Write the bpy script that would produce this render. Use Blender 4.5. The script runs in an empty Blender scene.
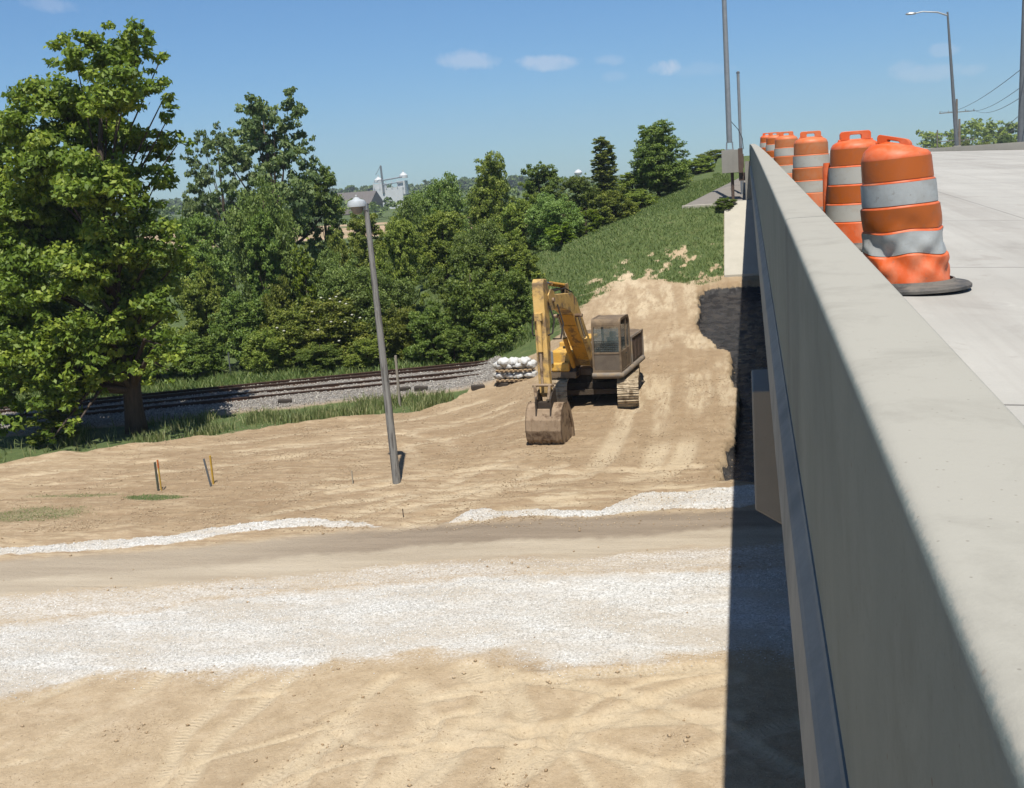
import bpy, bmesh, math, random
import numpy as np
from mathutils import Vector, Matrix, Quaternion
R=math.radians
random.seed(7)
sc=bpy.context.scene
COL=sc.collection
# ------------------------------------------------------------------ camera
F=1125.;PP=(512.,394.);ROLL=R(4.0);VP=(747.,164.);H=8.4
def _n(v): return v/np.linalg.norm(v)
def _d(p): return np.array([(p[0]-PP[0])/F,-(p[1]-PP[1])/F,-1.])
_Y=_n(_d(VP)); _Z=_n(np.cross(_d((VP[0]+100*math.cos(ROLL),VP[1]-100*math.sin(ROLL))),_Y)); _X=np.cross(_Y,_Z)
M=np.array([_X,_Y,_Z])
def ray(px,py): return M@_d((px,py))
def at(px,py,z=0.):
    v=ray(px,py);t=(z-H)/v[2];return v*t+np.array([0,0,H])
def atY(px,py,Y):
    v=ray(px,py);return v*(Y/v[1])+np.array([0,0,H])
cd=bpy.data.cameras.new('camera'); cam=bpy.data.objects.new('camera',cd); COL.objects.link(cam)
mw=Matrix([list(r) for r in M]).to_4x4(); mw.translation=Vector((0,0,H)); cam.matrix_world=mw
cd.sensor_width=36; cd.lens=36*F/1024; cd.clip_start=.05; cd.clip_end=9000; sc.camera=cam
# ------------------------------------------------------------------ tagging
def tag(o,label=None,cat=None,group=None,kind=None):
    if label: o['label']=label
    if cat: o['category']=cat
    if group: o['group']=group
    if kind: o['kind']=kind
    return o
def empty(name,loc,rz=0,label=None,cat=None,group=None):
    o=bpy.data.objects.new(name,None); COL.objects.link(o); o.location=loc; o.rotation_euler=(0,0,rz); o.empty_display_size=.2
    return tag(o,label,cat,group)
# ------------------------------------------------------------------ noise
_rs=np.random.RandomState(11); _T=_rs.rand(512,512)
def vnoise(x,y):
    xi=np.floor(x).astype(np.int64); yi=np.floor(y).astype(np.int64); fx=x-xi; fy=y-yi
    fx=fx*fx*(3-2*fx); fy=fy*fy*(3-2*fy)
    a=_T[xi&511,yi&511];b=_T[(xi+1)&511,yi&511];c=_T[xi&511,(yi+1)&511];d=_T[(xi+1)&511,(yi+1)&511]
    return (a*(1-fx)+b*fx)*(1-fy)+(c*(1-fx)+d*fx)*fy
def fbm(x,y,f,o=4,g=.5):
    s=0;a=1;t=0
    for i in range(o):
        s=s+a*vnoise(x*f+17.3*i,y*f+5.1*i); t+=a; a*=g; f*=2.03
    return s/t*2-1
def sstep(a,b,x):
    t=np.clip((x-a)/(b-a),0,1); return t*t*(3-2*t)
# ------------------------------------------------------------------ materials
MATS={}
def newmat(name):
    m=bpy.data.materials.new(name); m.use_nodes=True; nt=m.node_tree; nt.nodes.clear()
    return m,nt
class NG:
    def __init__(s,nt): s.nt=nt
    def n(s,t,**k):
        x=s.nt.nodes.new(t)
        for a,b in k.items(): setattr(x,a,b)
        return x
    def l(s,a,b): s.nt.links.new(a,b)
    def val(s,sock,v):
        if hasattr(v,'is_output'): s.l(v,sock)
        else: sock.default_value=v
    def noise(s,scale,detail=4,rough=.55,vec=None,dist=0):
        x=s.n('ShaderNodeTexNoise'); x.inputs['Scale'].default_value=scale; x.inputs['Detail'].default_value=detail
        x.inputs['Roughness'].default_value=rough; x.inputs['Distortion'].default_value=dist
        if vec is not None: s.l(vec,x.inputs['Vector'])
        return x.outputs['Fac']
    def ramp(s,fac,stops):
        x=s.n('ShaderNodeValToRGB'); s.l(fac,x.inputs[0]); e=x.color_ramp.elements
        while len(e)<len(stops): e.new(.5)
        for i,(p,c) in enumerate(stops):
            e[i].position=p; e[i].color=(c[0],c[1],c[2],1) if not isinstance(c,(int,float)) else (c,c,c,1)
        return x.outputs[0]
    def mix(s,f,a,b,bt='MIX'):
        x=s.n('ShaderNodeMix',data_type='RGBA',blend_type=bt)
        s.val(x.inputs[0],f)
        for k,v in ((6,a),(7,b)):
            if hasattr(v,'is_output'): s.l(v,x.inputs[k])
            else: x.inputs[k].default_value=(v[0],v[1],v[2],1)
        return x.outputs[2]
    def math(s,op,a,b=0.,c=None):
        x=s.n('ShaderNodeMath',operation=op); s.val(x.inputs[0],a); s.val(x.inputs[1],b)
        if c is not None: s.val(x.inputs[2],c)
        return x.outputs[0]
    def attr(s,name):
        x=s.n('ShaderNodeAttribute',attribute_name=name); return x.outputs['Fac']
    def bump(s,h,strength=.5,dist=.02):
        x=s.n('ShaderNodeBump'); x.inputs['Strength'].default_value=strength; x.inputs['Distance'].default_value=dist; s.l(h,x.inputs['Height']); return x.outputs[0]
    def out(s,sh):
        o=s.n('ShaderNodeOutputMaterial'); s.l(sh,o.inputs[0])
    def bsdf(s,col,rough=.8,metal=0,normal=None,spec=.3,k=.68):
        b=s.n('ShaderNodeBsdfPrincipled')
        if hasattr(col,'is_output'): s.l(s.mix(1.,col,(k,k,k),'MULTIPLY') if k!=1 else col,b.inputs['Base Color'])
        else: b.inputs['Base Color'].default_value=(col[0]*k,col[1]*k,col[2]*k,1)
        s.val(b.inputs['Roughness'],rough); s.val(b.inputs['Metallic'],metal)
        b.inputs['Specular IOR Level'].default_value=spec
        if normal is not None: s.l(normal,b.inputs['Normal'])
        return b
def simple(name,c1,c2=None,scale=6,rough=.7,metal=0,bump=.2,dist=.01,spec=.3,dirt=None,dirt_scale=3,dirt_amt=.5,stretch=None):
    if name in MATS: return MATS[name]
    m,nt=newmat(name); g=NG(nt); tc=g.n('ShaderNodeTexCoord').outputs['Object']
    if stretch:
        mp=g.n('ShaderNodeMapping'); mp.inputs['Scale'].default_value=stretch; g.l(tc,mp.inputs[0]); tc=mp.outputs[0]
    c2=c2 or tuple(x*.75 for x in c1)
    f=g.noise(scale,6,.6,tc); col=g.ramp(f,[(.3,c2),(.7,c1)])
    if dirt:
        d=g.noise(dirt_scale,8,.65,tc,.4); dm=g.ramp(d,[(.62-dirt_amt*.35,0.),(.72-dirt_amt*.25,1.)]); col=g.mix(dm,col,dirt)
        rr=g.ramp(dm,[(0,rough),(1,.9)]); rough=rr
    fine=g.noise(scale*12,4,.6,tc); hh=g.math('ADD',fine,g.math('MULTIPLY',f,1.5))
    b=g.bsdf(col,rough,metal,g.bump(hh,bump,dist),spec); g.out(b.outputs[0]); MATS[name]=m; return m
# ------------------------------------------------------------------ mesh building
class MB:
    def __init__(s,mat4=None): s.v=[];s.f=[];s.M=mat4 or Matrix.Identity(4)
    def add(s,vs,fs):
        o=len(s.v); s.v+= [tuple(s.M@Vector(v)) for v in vs]; s.f+=[tuple(i+o for i in f) for f in fs]; return s
    def box(s,c,d,rot=None):
        x,y,z=(q/2 for q in d); vs=[Vector((a*x,b*y,e*z)) for e in(-1,1) for b in(-1,1) for a in(-1,1)]
        if rot is not None: vs=[rot@v for v in vs]
        c=Vector(c); return s.add([v+c for v in vs],[(0,2,3,1),(4,5,7,6),(0,1,5,4),(2,6,7,3),(0,4,6,2),(1,3,7,5)])
    def box2(s,a,b): return s.box([(a[i]+b[i])/2 for i in range(3)],[abs(b[i]-a[i]) for i in range(3)])
    def prism(s,prof,x0,x1,axis='x'):
        n=len(prof)
        def P(t,p): return {'x':(t,p[0],p[1]),'y':(p[0],t,p[1]),'z':(p[0],p[1],t)}[axis]
        vs=[P(x0,p) for p in prof]+[P(x1,p) for p in prof]
        fs=[tuple(range(n))[::-1],tuple(range(n,2*n))]+[(i,(i+1)%n,n+(i+1)%n,n+i) for i in range(n)]
        return s.add(vs,fs)
    def tube(s,pts,rad,n=10,cap=True):
        pts=[Vector(p) for p in pts]; rad=rad if hasattr(rad,'__len__') else [rad]*len(pts); vs=[];fs=[]
        prev=None
        for i,p in enumerate(pts):
            t=(pts[min(i+1,len(pts)-1)]-pts[max(i-1,0)]).normalized()
            if prev is None: u=t.orthogonal().normalized()
            else:
                u=prev-t*prev.dot(t); u=u.normalized() if u.length>1e-6 else t.orthogonal().normalized()
            prev=u; w=t.cross(u)
            for k in range(n):
                a=2*math.pi*k/n; vs.append(p+(u*math.cos(a)+w*math.sin(a))*rad[i])
        for i in range(len(pts)-1):
            for k in range(n): fs.append((i*n+k,i*n+(k+1)%n,(i+1)*n+(k+1)%n,(i+1)*n+k))
        if cap: fs.append(tuple(range(n))[::-1]); fs.append(tuple((len(pts)-1)*n+k for k in range(n)))
        return s.add(vs,fs)
    def lathe(s,prof,n=32,c=(0,0,0)):
        vs=[];fs=[];m=len(prof)
        for r,z in prof:
            for k in range(n):
                a=2*math.pi*k/n; vs.append((c[0]+r*math.cos(a),c[1]+r*math.sin(a),c[2]+z))
        for i in range(m-1):
            for k in range(n): fs.append((i*n+k,i*n+(k+1)%n,(i+1)*n+(k+1)%n,(i+1)*n+k))
        if prof[0][0]>1e-4: fs.append(tuple(range(n))[::-1])
        if prof[-1][0]>1e-4: fs.append(tuple((m-1)*n+k for k in range(n)))
        return s.add(vs,fs)
    def build(s,name,mat,parent=None,smooth=False,bevel=0,sub=0,label=None,auto=True):
        me=bpy.data.meshes.new(name); me.from_pydata([tuple(v) for v in s.v],[],s.f); me.materials.append(mat)
        bm=bmesh.new(); bm.from_mesh(me); bmesh.ops.recalc_face_normals(bm,faces=bm.faces); bm.to_mesh(me); bm.free()
        if smooth: me.shade_smooth(); 
        if smooth and auto: me.set_sharp_from_angle(angle=R(38))
        o=bpy.data.objects.new(name,me); COL.objects.link(o)
        if parent: o.parent=parent
        if bevel:
            b=o.modifiers.new('bevel','BEVEL'); b.width=bevel; b.segments=2; b.limit_method='ANGLE'; b.angle_limit=R(35)
        if label: o['label']=label
        return o
def np_mesh(name,V,Fq,mat=None,attrs=None,smooth=False):
    me=bpy.data.meshes.new(name); n=len(V); k=Fq.shape[1]; m=len(Fq)
    me.vertices.add(n); me.vertices.foreach_set('co',np.ascontiguousarray(V,dtype=np.float32).ravel())
    me.loops.add(m*k); me.loops.foreach_set('vertex_index',np.ascontiguousarray(Fq,dtype=np.int32).ravel())
    me.polygons.add(m); me.polygons.foreach_set('loop_start',np.arange(0,m*k,k,dtype=np.int32))
    try: me.polygons.foreach_set('loop_total',np.full(m,k,dtype=np.int32))
    except Exception: pass
    me.update(calc_edges=True)
    for an,a in (attrs or {}).items():
        at_=me.attributes.new(an,'FLOAT','POINT'); at_.data.foreach_set('value',np.asarray(a,dtype=np.float32).ravel())
    if mat: me.materials.append(mat)
    if smooth: me.shade_smooth()
    return me
def obj(name,me,parent=None):
    o=bpy.data.objects.new(name,me); COL.objects.link(o)
    if parent: o.parent=parent
    return o
# ------------------------------------------------------------------ terrain
def pl(pts,z=0): return np.array([at(*p,z)[:2] for p in pts])
def yb(poly,x):      # boundary y at x
    p=poly[np.argsort(poly[:,0])]; return np.interp(x,p[:,0],p[:,1])
def zroad(x,y):
    y=np.clip(y,-40,330); return 7.3+.030*y-.00009*y*y-.052*np.maximum(x-.4,0)
FY=[-50,29.5,33,36,42,50,58,63.6,66,72,82,110,300]; FZ=[0,0,.20,.26,.5,1.55,3.05,6.27,6.2,6.5,7.05,8.7,8.0]
XC=([-50,30,42,50,58,64,70,85,300],[-5,-6,-6.6,-6.6,-7.2,-3.9,-3.0,-2.6,-2.6])
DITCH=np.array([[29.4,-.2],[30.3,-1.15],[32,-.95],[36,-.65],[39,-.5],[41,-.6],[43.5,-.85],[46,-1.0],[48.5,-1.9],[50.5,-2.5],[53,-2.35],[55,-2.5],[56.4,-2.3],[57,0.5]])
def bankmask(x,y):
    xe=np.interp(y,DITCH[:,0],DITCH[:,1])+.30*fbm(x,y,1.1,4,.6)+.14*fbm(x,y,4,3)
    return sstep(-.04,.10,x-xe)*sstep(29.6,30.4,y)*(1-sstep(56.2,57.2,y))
def height0(x,y):
    h=np.interp(y,FY,FZ); xc=np.interp(y,XC[0],XC[1])
    drop=np.maximum(xc-x,0); drop=np.where(drop<2,drop*drop/4,drop-1)
    z=h-drop*(.2+.25*sstep(42,56,y)-.15*sstep(57,64,y))
    under=np.where((y>80)&(x>-2.6),zroad(x,y)-.3-h,0)*sstep(80,110,y); z=z+under
    z=np.where(x>45,np.maximum(z-(x-45)*.4,-1),z)
    z=np.where(z>1.5,z,np.log1p(np.exp(np.clip(z/.12,-40,30)))*.12)-.083
    z=z-.5*bankmask(x,y)-.4*(x>-1.2)*sstep(57.6,58.6,y)*(y<66)
    # gentle roll of the ground beyond the railway
    z=z+sstep(60,160,y)*sstep(-4,-30,x)*(.5*fbm(x,y,.02,2))
    return z
ruts=[]
def rut(pts,gauge=0.,w=.17,dep=.035,z=0.):
    P=pl(pts,z)
    if gauge:
        t=np.gradient(P,axis=0); t/=np.linalg.norm(t,axis=1)[:,None]; nrm=np.stack([-t[:,1],t[:,0]],1)
        ruts.append((P+nrm*gauge/2,w,dep)); ruts.append((P-nrm*gauge/2,w,dep))
    else: ruts.append((P,w,dep))
rut([(95,790),(130,735),(180,690),(215,668)],1.7,.16,.05)
rut([(230,795),(262,745),(310,700),(345,672)],1.8,.16,.045)
rut([(400,800),(440,760),(480,720),(500,690),(470,668)],0,.3,.05)
rut([(430,800),(465,765),(475,720),(462,680)],1.6,.2,.04)
rut([(560,800),(620,750),(700,715),(760,700)],1.8,.2,.05)
rut([(350,800),(372,760),(420,725),(470,712)],0,.10,.05)
rut([(120,800),(190,760),(290,735),(420,700),(520,690)],0,.08,.04)
rut([(0,760),(80,745),(190,700),(280,690)],0,.09,.04)
rut([(240,800),(330,765),(440,745),(560,745),(700,770)],0,.09,.045)
rut([(600,800),(560,745),(590,700),(650,680),(720,672)],0,.09,.04)
rut([(330,720),(360,705),(410,703),(440,722),(420,742),(365,745),(335,730)],0,.12,.05)
rut([(500,700),(600,715),(680,745),(740,790)],1.7,.18,.045)
rut([(0,740),(60,705),(130,680)],1.7,.16,.04)
rut([(300,800),(420,725),(560,700),(720,690)],1.8,.2,.04)
rut([(0,480),(110,466),(215,455),(330,440),(430,432),(520,415)],1.9,.22,.05,.1)
rut([(0,468),(110,452),(215,447),(330,430),(430,418),(500,400)],1.9,.2,.045,.1)
rut([(330,480),(400,472),(438,455),(425,438),(370,430)],1.4,.22,.05,.1)
rut([(250,500),(370,480),(480,468),(560,478),(700,470)],1.9,.25,.05,.2)
rut([(430,505),(500,486),(600,480),(640,455),(660,420),(668,360)],2.3,.33,.05,.3)
rut([(560,500),(640,486),(690,465),(700,420),(690,360)],2.3,.33,.045,.3)
rut([(360,520),(430,500),(500,470),(540,460)],2.0,.25,.045,.1)
# climbing pairs on the embankment ramp (already true world coordinates)
for a,g in (([(-5.1,44),(-4.6,48),(-4.9,53),(-5.4,58)],2.3),([(-3.0,38),(-3.0,44),(-3.5,50),(-4.2,57)],2.3),([(-2.6,40),(-3.2,47),(-6,55),(-7,58)],1.9)):
    P=np.array(a,float); t=np.gradient(P,axis=0); t/=np.linalg.norm(t,axis=1)[:,None]; nn=np.stack([-t[:,1],t[:,0]],1)
    ruts.append((P+nn*g/2,.3,.05)); ruts.append((P-nn*g/2,.3,.05))
def rutfield(x,y):
    z=np.zeros_like(x); m=np.zeros_like(x); rd=np.zeros_like(x); rl=np.zeros_like(x); cnt=np.zeros_like(x)
    for P,w,dep in ruts:
        # densify curve
        t=np.linspace(0,1,len(P)); tt=np.linspace(0,1,len(P)*6)
        Q=np.stack([np.interp(tt,t,P[:,0]),np.interp(tt,t,P[:,1])],1); Q[:,0]+=.05*np.sin(tt*13)
        for _ in range(4): Q[1:-1]=(Q[:-2]+Q[1:-1]*2+Q[2:])/4
        sel=(x>Q[:,0].min()-1)&(x<Q[:,0].max()+1)&(y>Q[:,1].min()-1)&(y<Q[:,1].max()+1)
        if not sel.any(): continue
        xs=x[sel];ys=y[sel];best=np.full(xs.shape,1e9);sl=np.zeros_like(xs);acc=0
        for i in range(len(Q)-1):
            a=Q[i];b=Q[i+1];ab=b-a;L=math.hypot(*ab)+1e-9
            u=np.clip(((xs-a[0])*ab[0]+(ys-a[1])*ab[1])/L/L,0,1)
            d=np.hypot(xs-a[0]-u*ab[0],ys-a[1]-u*ab[1]); k=d<best; best[k]=d[k]; sl[k]=(acc+u*L)[k]; acc+=L
        amp=1.7*sstep(-.35,.25,fbm(xs,ys,.5,2)+.2)*(.5+.5*vnoise(xs*1.7,ys*1.7))
        tread=.5+.5*np.sin(sl*2*math.pi/.19)
        dz=.5*(-dep*np.exp(-(best/w)**4)+dep*.6*np.exp(-((best-w*1.35)/(w*.35))**2))
        z[sel]+=dz*amp; m_=m[sel]; nw=np.clip(np.exp(-(best/w)**4)*amp,0,1); cnt[sel]+=(best<w*2.2); up=nw>m_; q=rd[sel]; q[up]=(best/w)[up]; rd[sel]=q; q=rl[sel]; q[up]=sl[up]; rl[sel]=q; m[sel]=np.maximum(m_,nw)
    return z,m,rd,rl,np.where(cnt>1.5,0,m)
# band boundaries (world polylines on z=0)
B_farw_t=pl([(-120,560),(0,547),(90,540),(170,534),(240,523),(300,517),(350,520),(375,524)])
B_farw_b=pl([(-120,566),(0,553),(90,547),(170,541),(240,530),(300,523),(350,524),(375,525)])
B_fw2_t=pl([(450,520),(470,509),(520,511),(600,510),(620,504),(640,495),(700,492),(800,484)])
B_fw2_b=pl([(450,521),(470,518),(520,517),(600,516),(620,513),(640,510),(700,508),(800,503)])
B_road_t=pl([(-200,585),(0,558),(200,543),(400,524),(600,517),(740,509),(900,497)])
B_road_b=pl([(-200,612),(0,592),(200,580),(400,562),(600,556),(740,546),(900,535)])
B_wh_t=pl([(-200,640),(0,618),(150,607),(200,596),(400,580),(600,574),(740,568),(900,560)])
B_dst_t=B_road_b
B_wh_b=pl([(-200,720),(0,692),(60,680),(95,668),(150,667),(240,667),(310,662),(340,652),(430,651),(500,656),(560,664),(640,662),(690,652),(740,650),(800,655),(900,640)])
B_gr_t=pl([(-200,445),(0,422),(130,412),(200,410),(330,402),(420,398),(480,376),(505,370)])   # grass verge (weeds), ballast side
B_gr_b=pl([(-200,498),(0,462),(60,452),(120,446),(200,436),(330,418),(420,410),(450,401),(480,385)])
B_rail=pl([(-60,425),(0,413),(270,385),(530,367)])
raild=B_rail[-1]-B_rail[0]; raild/=np.linalg.norm(raild); railn=np.array([-raild[1],raild[0]])
def masks(x,y,fine=True):
    n1=.35*fbm(x,y,1.1,4,.6); n2=.12*fbm(x,y,5,3,.6)
    def band(t,b,e=.12,nn=1):
        yt=yb(t,x)+n1*nn*.6+n2; ybm=yb(b,x)+n1*nn+n2; return sstep(-e,e,yt-y)*sstep(-e,e,y-ybm)
    inx=lambda a,b:sstep(a-.4,a+.2,x)*(1-sstep(b-.2,b+.4,x))
    g1=band(B_farw_t,B_farw_b,.06,.35)*inx(-40,B_farw_t[-1,0]); g2=band(B_fw2_t,B_fw2_b,.06,.35)*inx(B_fw2_t[0,0],12)
    g3=band(B_wh_t,B_wh_b,.5,1.2)
    depth=sstep(0,2.6,yb(B_wh_t,x)-y); g3=g3*(.62+.38*sstep(-.3,.3,fbm(x,y,.9,3)+.35-.6*abs(depth-.55)))
    dust=band(B_road_b,B_wh_t,.35)*.42+band(B_wh_b+np.array([0,.2]),B_wh_b-np.array([0,.6]),.5)*.2
    gravel=np.clip(np.maximum(np.maximum(g1,g2),np.maximum(g3,dust)),0,1)
    road=band(B_road_t,B_road_b,.35); rdark=band(B_road_t,B_road_t*.45+B_road_b*.55,.25)*(.35+.55*sstep(-14,-8,x))
    dr=(x-B_rail[0,0])*railn[0]+(y-B_rail[0,1])*railn[1]
    h=height0(x,y)
    ballast=sstep(-4.6,-3.6,dr+1.2*n1)*(1-sstep(1.9,2.6,dr+.3*n1))*(1-sstep(.10,.3,h))
    verge=sstep(-.3,.3,y-yb(B_gr_b,x)+n1)*(1-ballast)*(1-sstep(.35,.6,h))*(1-sstep(-11.5,-10,x)*1.)*(1-sstep(3,5,-dr)*0)
    verge=verge*(y<400)
    far=sstep(2.2,3.2,dr)*(1-sstep(.5,.9,h)) 
    emb=sstep(-.7,.9,(y-57.8)+.0*x+2.2*fbm(x,y,.35,3)+sstep(-6,-10,x)*9)*(y>46)
    bare=sstep(-.05,.35,.5*fbm(x,y,.45,3,.6)+.75*fbm(x,y,2.1,4,.7)+.60*sstep(62,57.5,y)-.42)*sstep(-11,-7,x)*(y<66)
    emb=emb*(1-.8*bare)
    # thin patches beside the road at the left
    p1=at(152,495)[:2]; q=np.hypot((x-p1[0])/1.15,(y-p1[1])/.42); pat=(1-sstep(.6,1.2,q+n1*.6))*.62
    p2=at(20,512)[:2]; q=np.hypot((x-p2[0])/2.6,(y-p2[1])/.9); pat2=(1-sstep(.5,1.2,q+n1*1.2))*.45
    p3=at(75,493)[:2]; q=np.hypot((x-p3[0])/2.0,(y-p3[1])/.3); pat3=(1-sstep(.5,1.2,q+n1*1.2))*.45
    grass=np.clip(np.maximum.reduce([verge,far,emb,pat,pat2,pat3]),0,1)*(1-ballast)
    grass=np.where(x>-1.3,grass*(1-sstep(56,58,y)*(x<50)*(y<66)),grass)
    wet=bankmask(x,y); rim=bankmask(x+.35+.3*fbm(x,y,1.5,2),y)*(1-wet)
    damp=np.clip(.5+1.1*fbm(x,y,.22,3,.6)+.3*fbm(x,y,2.2,3),0,1)*sstep(24,29,y)*.75+np.clip(fbm(x,y,.5,4)*1.1-.3,0,.6)*(y<22)
    gate=sstep(18,22,y-0*x)*sstep(-9,-3,x)*(y>29.5)*.4; damp=np.clip(damp+gate*.5+rim+.35*sstep(24,28,y)*(1-sstep(44,52,y)),0,1)
    # tan ploughed field in the distance
    fld=sstep(200,208,y)*(1-sstep(285,300,y))*(x<-25)*sstep(-.3,-.1,fbm(x*.4,y,.05,2)+.15)
    sx=sstep(21,24,y)*(1-sstep(38,42,y))*(1-sstep(-7,-3,x)*sstep(30,33,y)); sy=sstep(33,38,y)*(1-sstep(56,59,y))*sstep(-12,-8,x)
    return dict(rdark=rdark,sx=sx,sy=sy,gravel=gravel,road=road,ballast=ballast,grass=np.clip(grass-fld,0,1),wet=wet,damp=damp,field=np.clip(fld,0,1))
def height(x,y,mk=None):
    z=height0(x,y)
    near=1-sstep(60,90,y); mk=mk or masks(x,y); g=mk['gravel']
    dirt=(1-mk['grass']*.5)*(1-mk['road']*.85)*(1-g*.6)*near
    z=z+dirt*(1-.6*(y<22))*(.05*fbm(x,y,.7,3)+.03*fbm(x,y,3.1,5,.65)+.012*fbm(x,y,9.,3,.6)+.045*(mk['sx'])*fbm(x*.2+y*.03,y*1.0-x*.18,2.6,4,.6)+.04*mk['sy']*fbm(x,y*.15,2.4,4,.6)+.035*np.maximum(fbm(x,y,4.3,3,.6)-.12,0)*sstep(-.1,.3,fbm(x,y,.8,2))+.03*np.maximum(fbm(x*1.0,y*1.7,1.6,3)-.1,0))
    z=z+.035*np.clip(g,0,1)*sstep(.6,1,g)+.02*g*fbm(x,y,6,2)
    # low ridge of pushed-up soil between haul road and flat
    yr=yb(B_road_t,x)
    z=z+(.14*np.exp(-((y-yr-2.0)/.8)**2)*(.6+.7*fbm(x,y,.8,3)))*near
    yg=yb(B_gr_b,x); z=z+.12*np.exp(-((y-yg+.1)/.3)**2)*(.6+.8*fbm(x,y,1.2,3))*near*(x<-11)
    z=z+.20*mk['ballast']*near
    return z
def hz(x,y):
    a=np.array([float(x)]);b=np.array([float(y)]); return float(height(a,b)[0])
def geo(a,b,s0,k):
    o=[a];s=s0
    while o[-1]<b: o.append(o[-1]+s); s*=k
    return o
ys=[-400,-200,-100,-50,-25,-12,-5,0,4,7,9,10,11]+list(np.arange(11.6,22,.055))+list(np.arange(22,34,.07))+list(np.arange(34,62,.11))+geo(62,5000,.22,1.035)
xs=[-y for y in geo(41,5000,.5,1.12)][::-1]+list(np.arange(-40.5,-24,.14))+list(np.arange(-24,2.2,.075))+geo(2.3,5000,.3,1.09)
xs=np.array(sorted(xs));ys=np.array(ys); X,Y=np.meshgrid(xs,ys); x=X.ravel();y=Y.ravel()
mk=masks(x,y); z=height(x,y,mk); rz,rm,rd,rl,rt=rutfield(x,y)
z=z+rz*(1-mk['grass'])*(1-mk['wet'])
nx=len(xs);ny=len(ys); idx=np.arange(nx*ny).reshape(ny,nx)
Fq=np.stack([idx[:-1,:-1].ravel(),idx[:-1,1:].ravel(),idx[1:,1:].ravel(),idx[1:,:-1].ravel()],1)
mk['rut']=rm; mk['rd']=rd; mk['rt']=rt; mk['rl']=rl
def ground_mat():
    m,nt=newmat('ground_soil'); g=NG(nt); tc=g.n('ShaderNodeTexCoord').outputs['Object']
    big=g.noise(.35,5,.6,tc); mid=g.noise(2.2,6,.65,tc); fine=g.noise(18,6,.7,tc); vf=g.noise(70,3,.7,tc)
    dirt=g.ramp(mid,[(.3,(.50,.375,.235)),(.52,(.645,.50,.33)),(.72,(.76,.615,.43))])
    dirt=g.mix(g.ramp(big,[(.35,0.),(.65,.45)]),dirt,(.68,.52,.32))
    dampc=g.ramp(mid,[(.3,(.33,.23,.13)),(.7,(.49,.36,.22))])
    dirt=g.mix(g.math('MULTIPLY',g.attr('damp'),.85),dirt,dampc)
    dirt=g.mix(g.math('MULTIPLY',g.attr('rut'),.55),dirt,(.86,.72,.50))
    dirt=g.mix(g.ramp(fine,[(.3,.25),(.62,0.)]),dirt,(.26,.18,.10))
    # wheel-polished streaks: along the haul direction on the flat, up and down the ramp
    rotn=g.n('ShaderNodeMapping'); rotn.inputs['Rotation'].default_value=(0,0,-.19); rotn.inputs['Scale'].default_value=(.16,1,1); g.l(tc,rotn.inputs[0])
    s1=g.noise(4.5,7,.7,rotn.outputs[0],.25); s2=g.noise(4.0,7,.7,g_stretch(g,tc,(1,.14,1)),.3)
    k1=g.math('MULTIPLY',g.attr('sx'),g.ramp(s1,[(.40,.75),(.56,0.)])); k2=g.math('MULTIPLY',g.attr('sy'),g.ramp(s2,[(.40,.65),(.56,0.)]))
    dirt=g.mix(k1,dirt,(.37,.255,.15)); dirt=g.mix(k2,dirt,(.38,.265,.155))
    k3=g.math('MULTIPLY',g.attr('sx'),g.ramp(s1,[(.56,0.),(.66,.5)])); dirt=g.mix(k3,dirt,(.68,.54,.36))
    cl=g.noise(7,8,.75,tc,.6); dirt=g.mix(g.ramp(cl,[(.56,0.),(.66,.45)]),dirt,(.43,.31,.19)); dirt=g.mix(g.ramp(cl,[(.33,.4),(.42,0.)]),dirt,(.84,.71,.50))
    road=g.ramp(g.noise(1.4,6,.6,g_stretch(g,tc,(.12,1,1))),[(.3,(.50,.415,.305)),(.7,(.66,.565,.43))])
    road=g.mix(g.attr('rdark'),road,g.ramp(g.noise(1.6,6,.6,g_stretch(g,tc,(.12,1,1))),[(.3,(.27,.21,.15)),(.7,(.40,.32,.235))]))
    col=g.mix(g.attr('road'),dirt,road)
    st=g.ramp(fine,[(.35,(.42,.40,.36)),(.5,(.80,.785,.74)),(.68,(1.12,1.11,1.08))])
    st=g.mix(g.ramp(g.noise(.8,7,.7,g_stretch(g,tc,(.35,1,1))),[(.38,0.),(.60,.7)]),st,(.62,.53,.41))
    gm=g.math('ADD',g.attr('gravel'),g.math('MULTIPLY',g.math('SUBTRACT',fine,.5),.9)); gm=g.ramp(gm,[(.12,0.),(.6,1.)])
    gm=g.math('MULTIPLY',gm,g.ramp(g.attr('gravel'),[(.02,0.),(.2,1.)]))
    col=g.mix(gm,col,st)
    bl=g.ramp(fine,[(.3,(.16,.145,.13)),(.5,(.30,.28,.255)),(.7,(.46,.44,.41))])
    bl=g.mix(g.ramp(mid,[(.5,0.),(.7,.35)]),bl,(.22,.15,.10)); col=g.mix(g.attr('ballast'),col,bl)
    gr=g.ramp(mid,[(.3,(.09,.135,.045)),(.55,(.14,.19,.06)),(.75,(.24,.26,.11))])
    gr=g.mix(g.ramp(vf,[(.4,.35),(.6,0.)]),gr,(.03,.045,.012))
    gra=g.math('ADD',g.attr('grass'),g.math('MULTIPLY',g.math('SUBTRACT',fine,.5),1.1)); gra=g.ramp(gra,[(.3,0.),(.62,1.)])
    gra=g.math('MULTIPLY',gra,g.ramp(g.attr('grass'),[(.02,0.),(.15,1.)]))
    col=g.mix(gra,col,gr)
    col=g.mix(g.attr('field'),col,g.ramp(g.noise(.06,4,.6,g_stretch(g,tc,(.2,1,1))),[(.4,(.62,.43,.28)),(.6,(.42,.32,.18))]))
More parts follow.
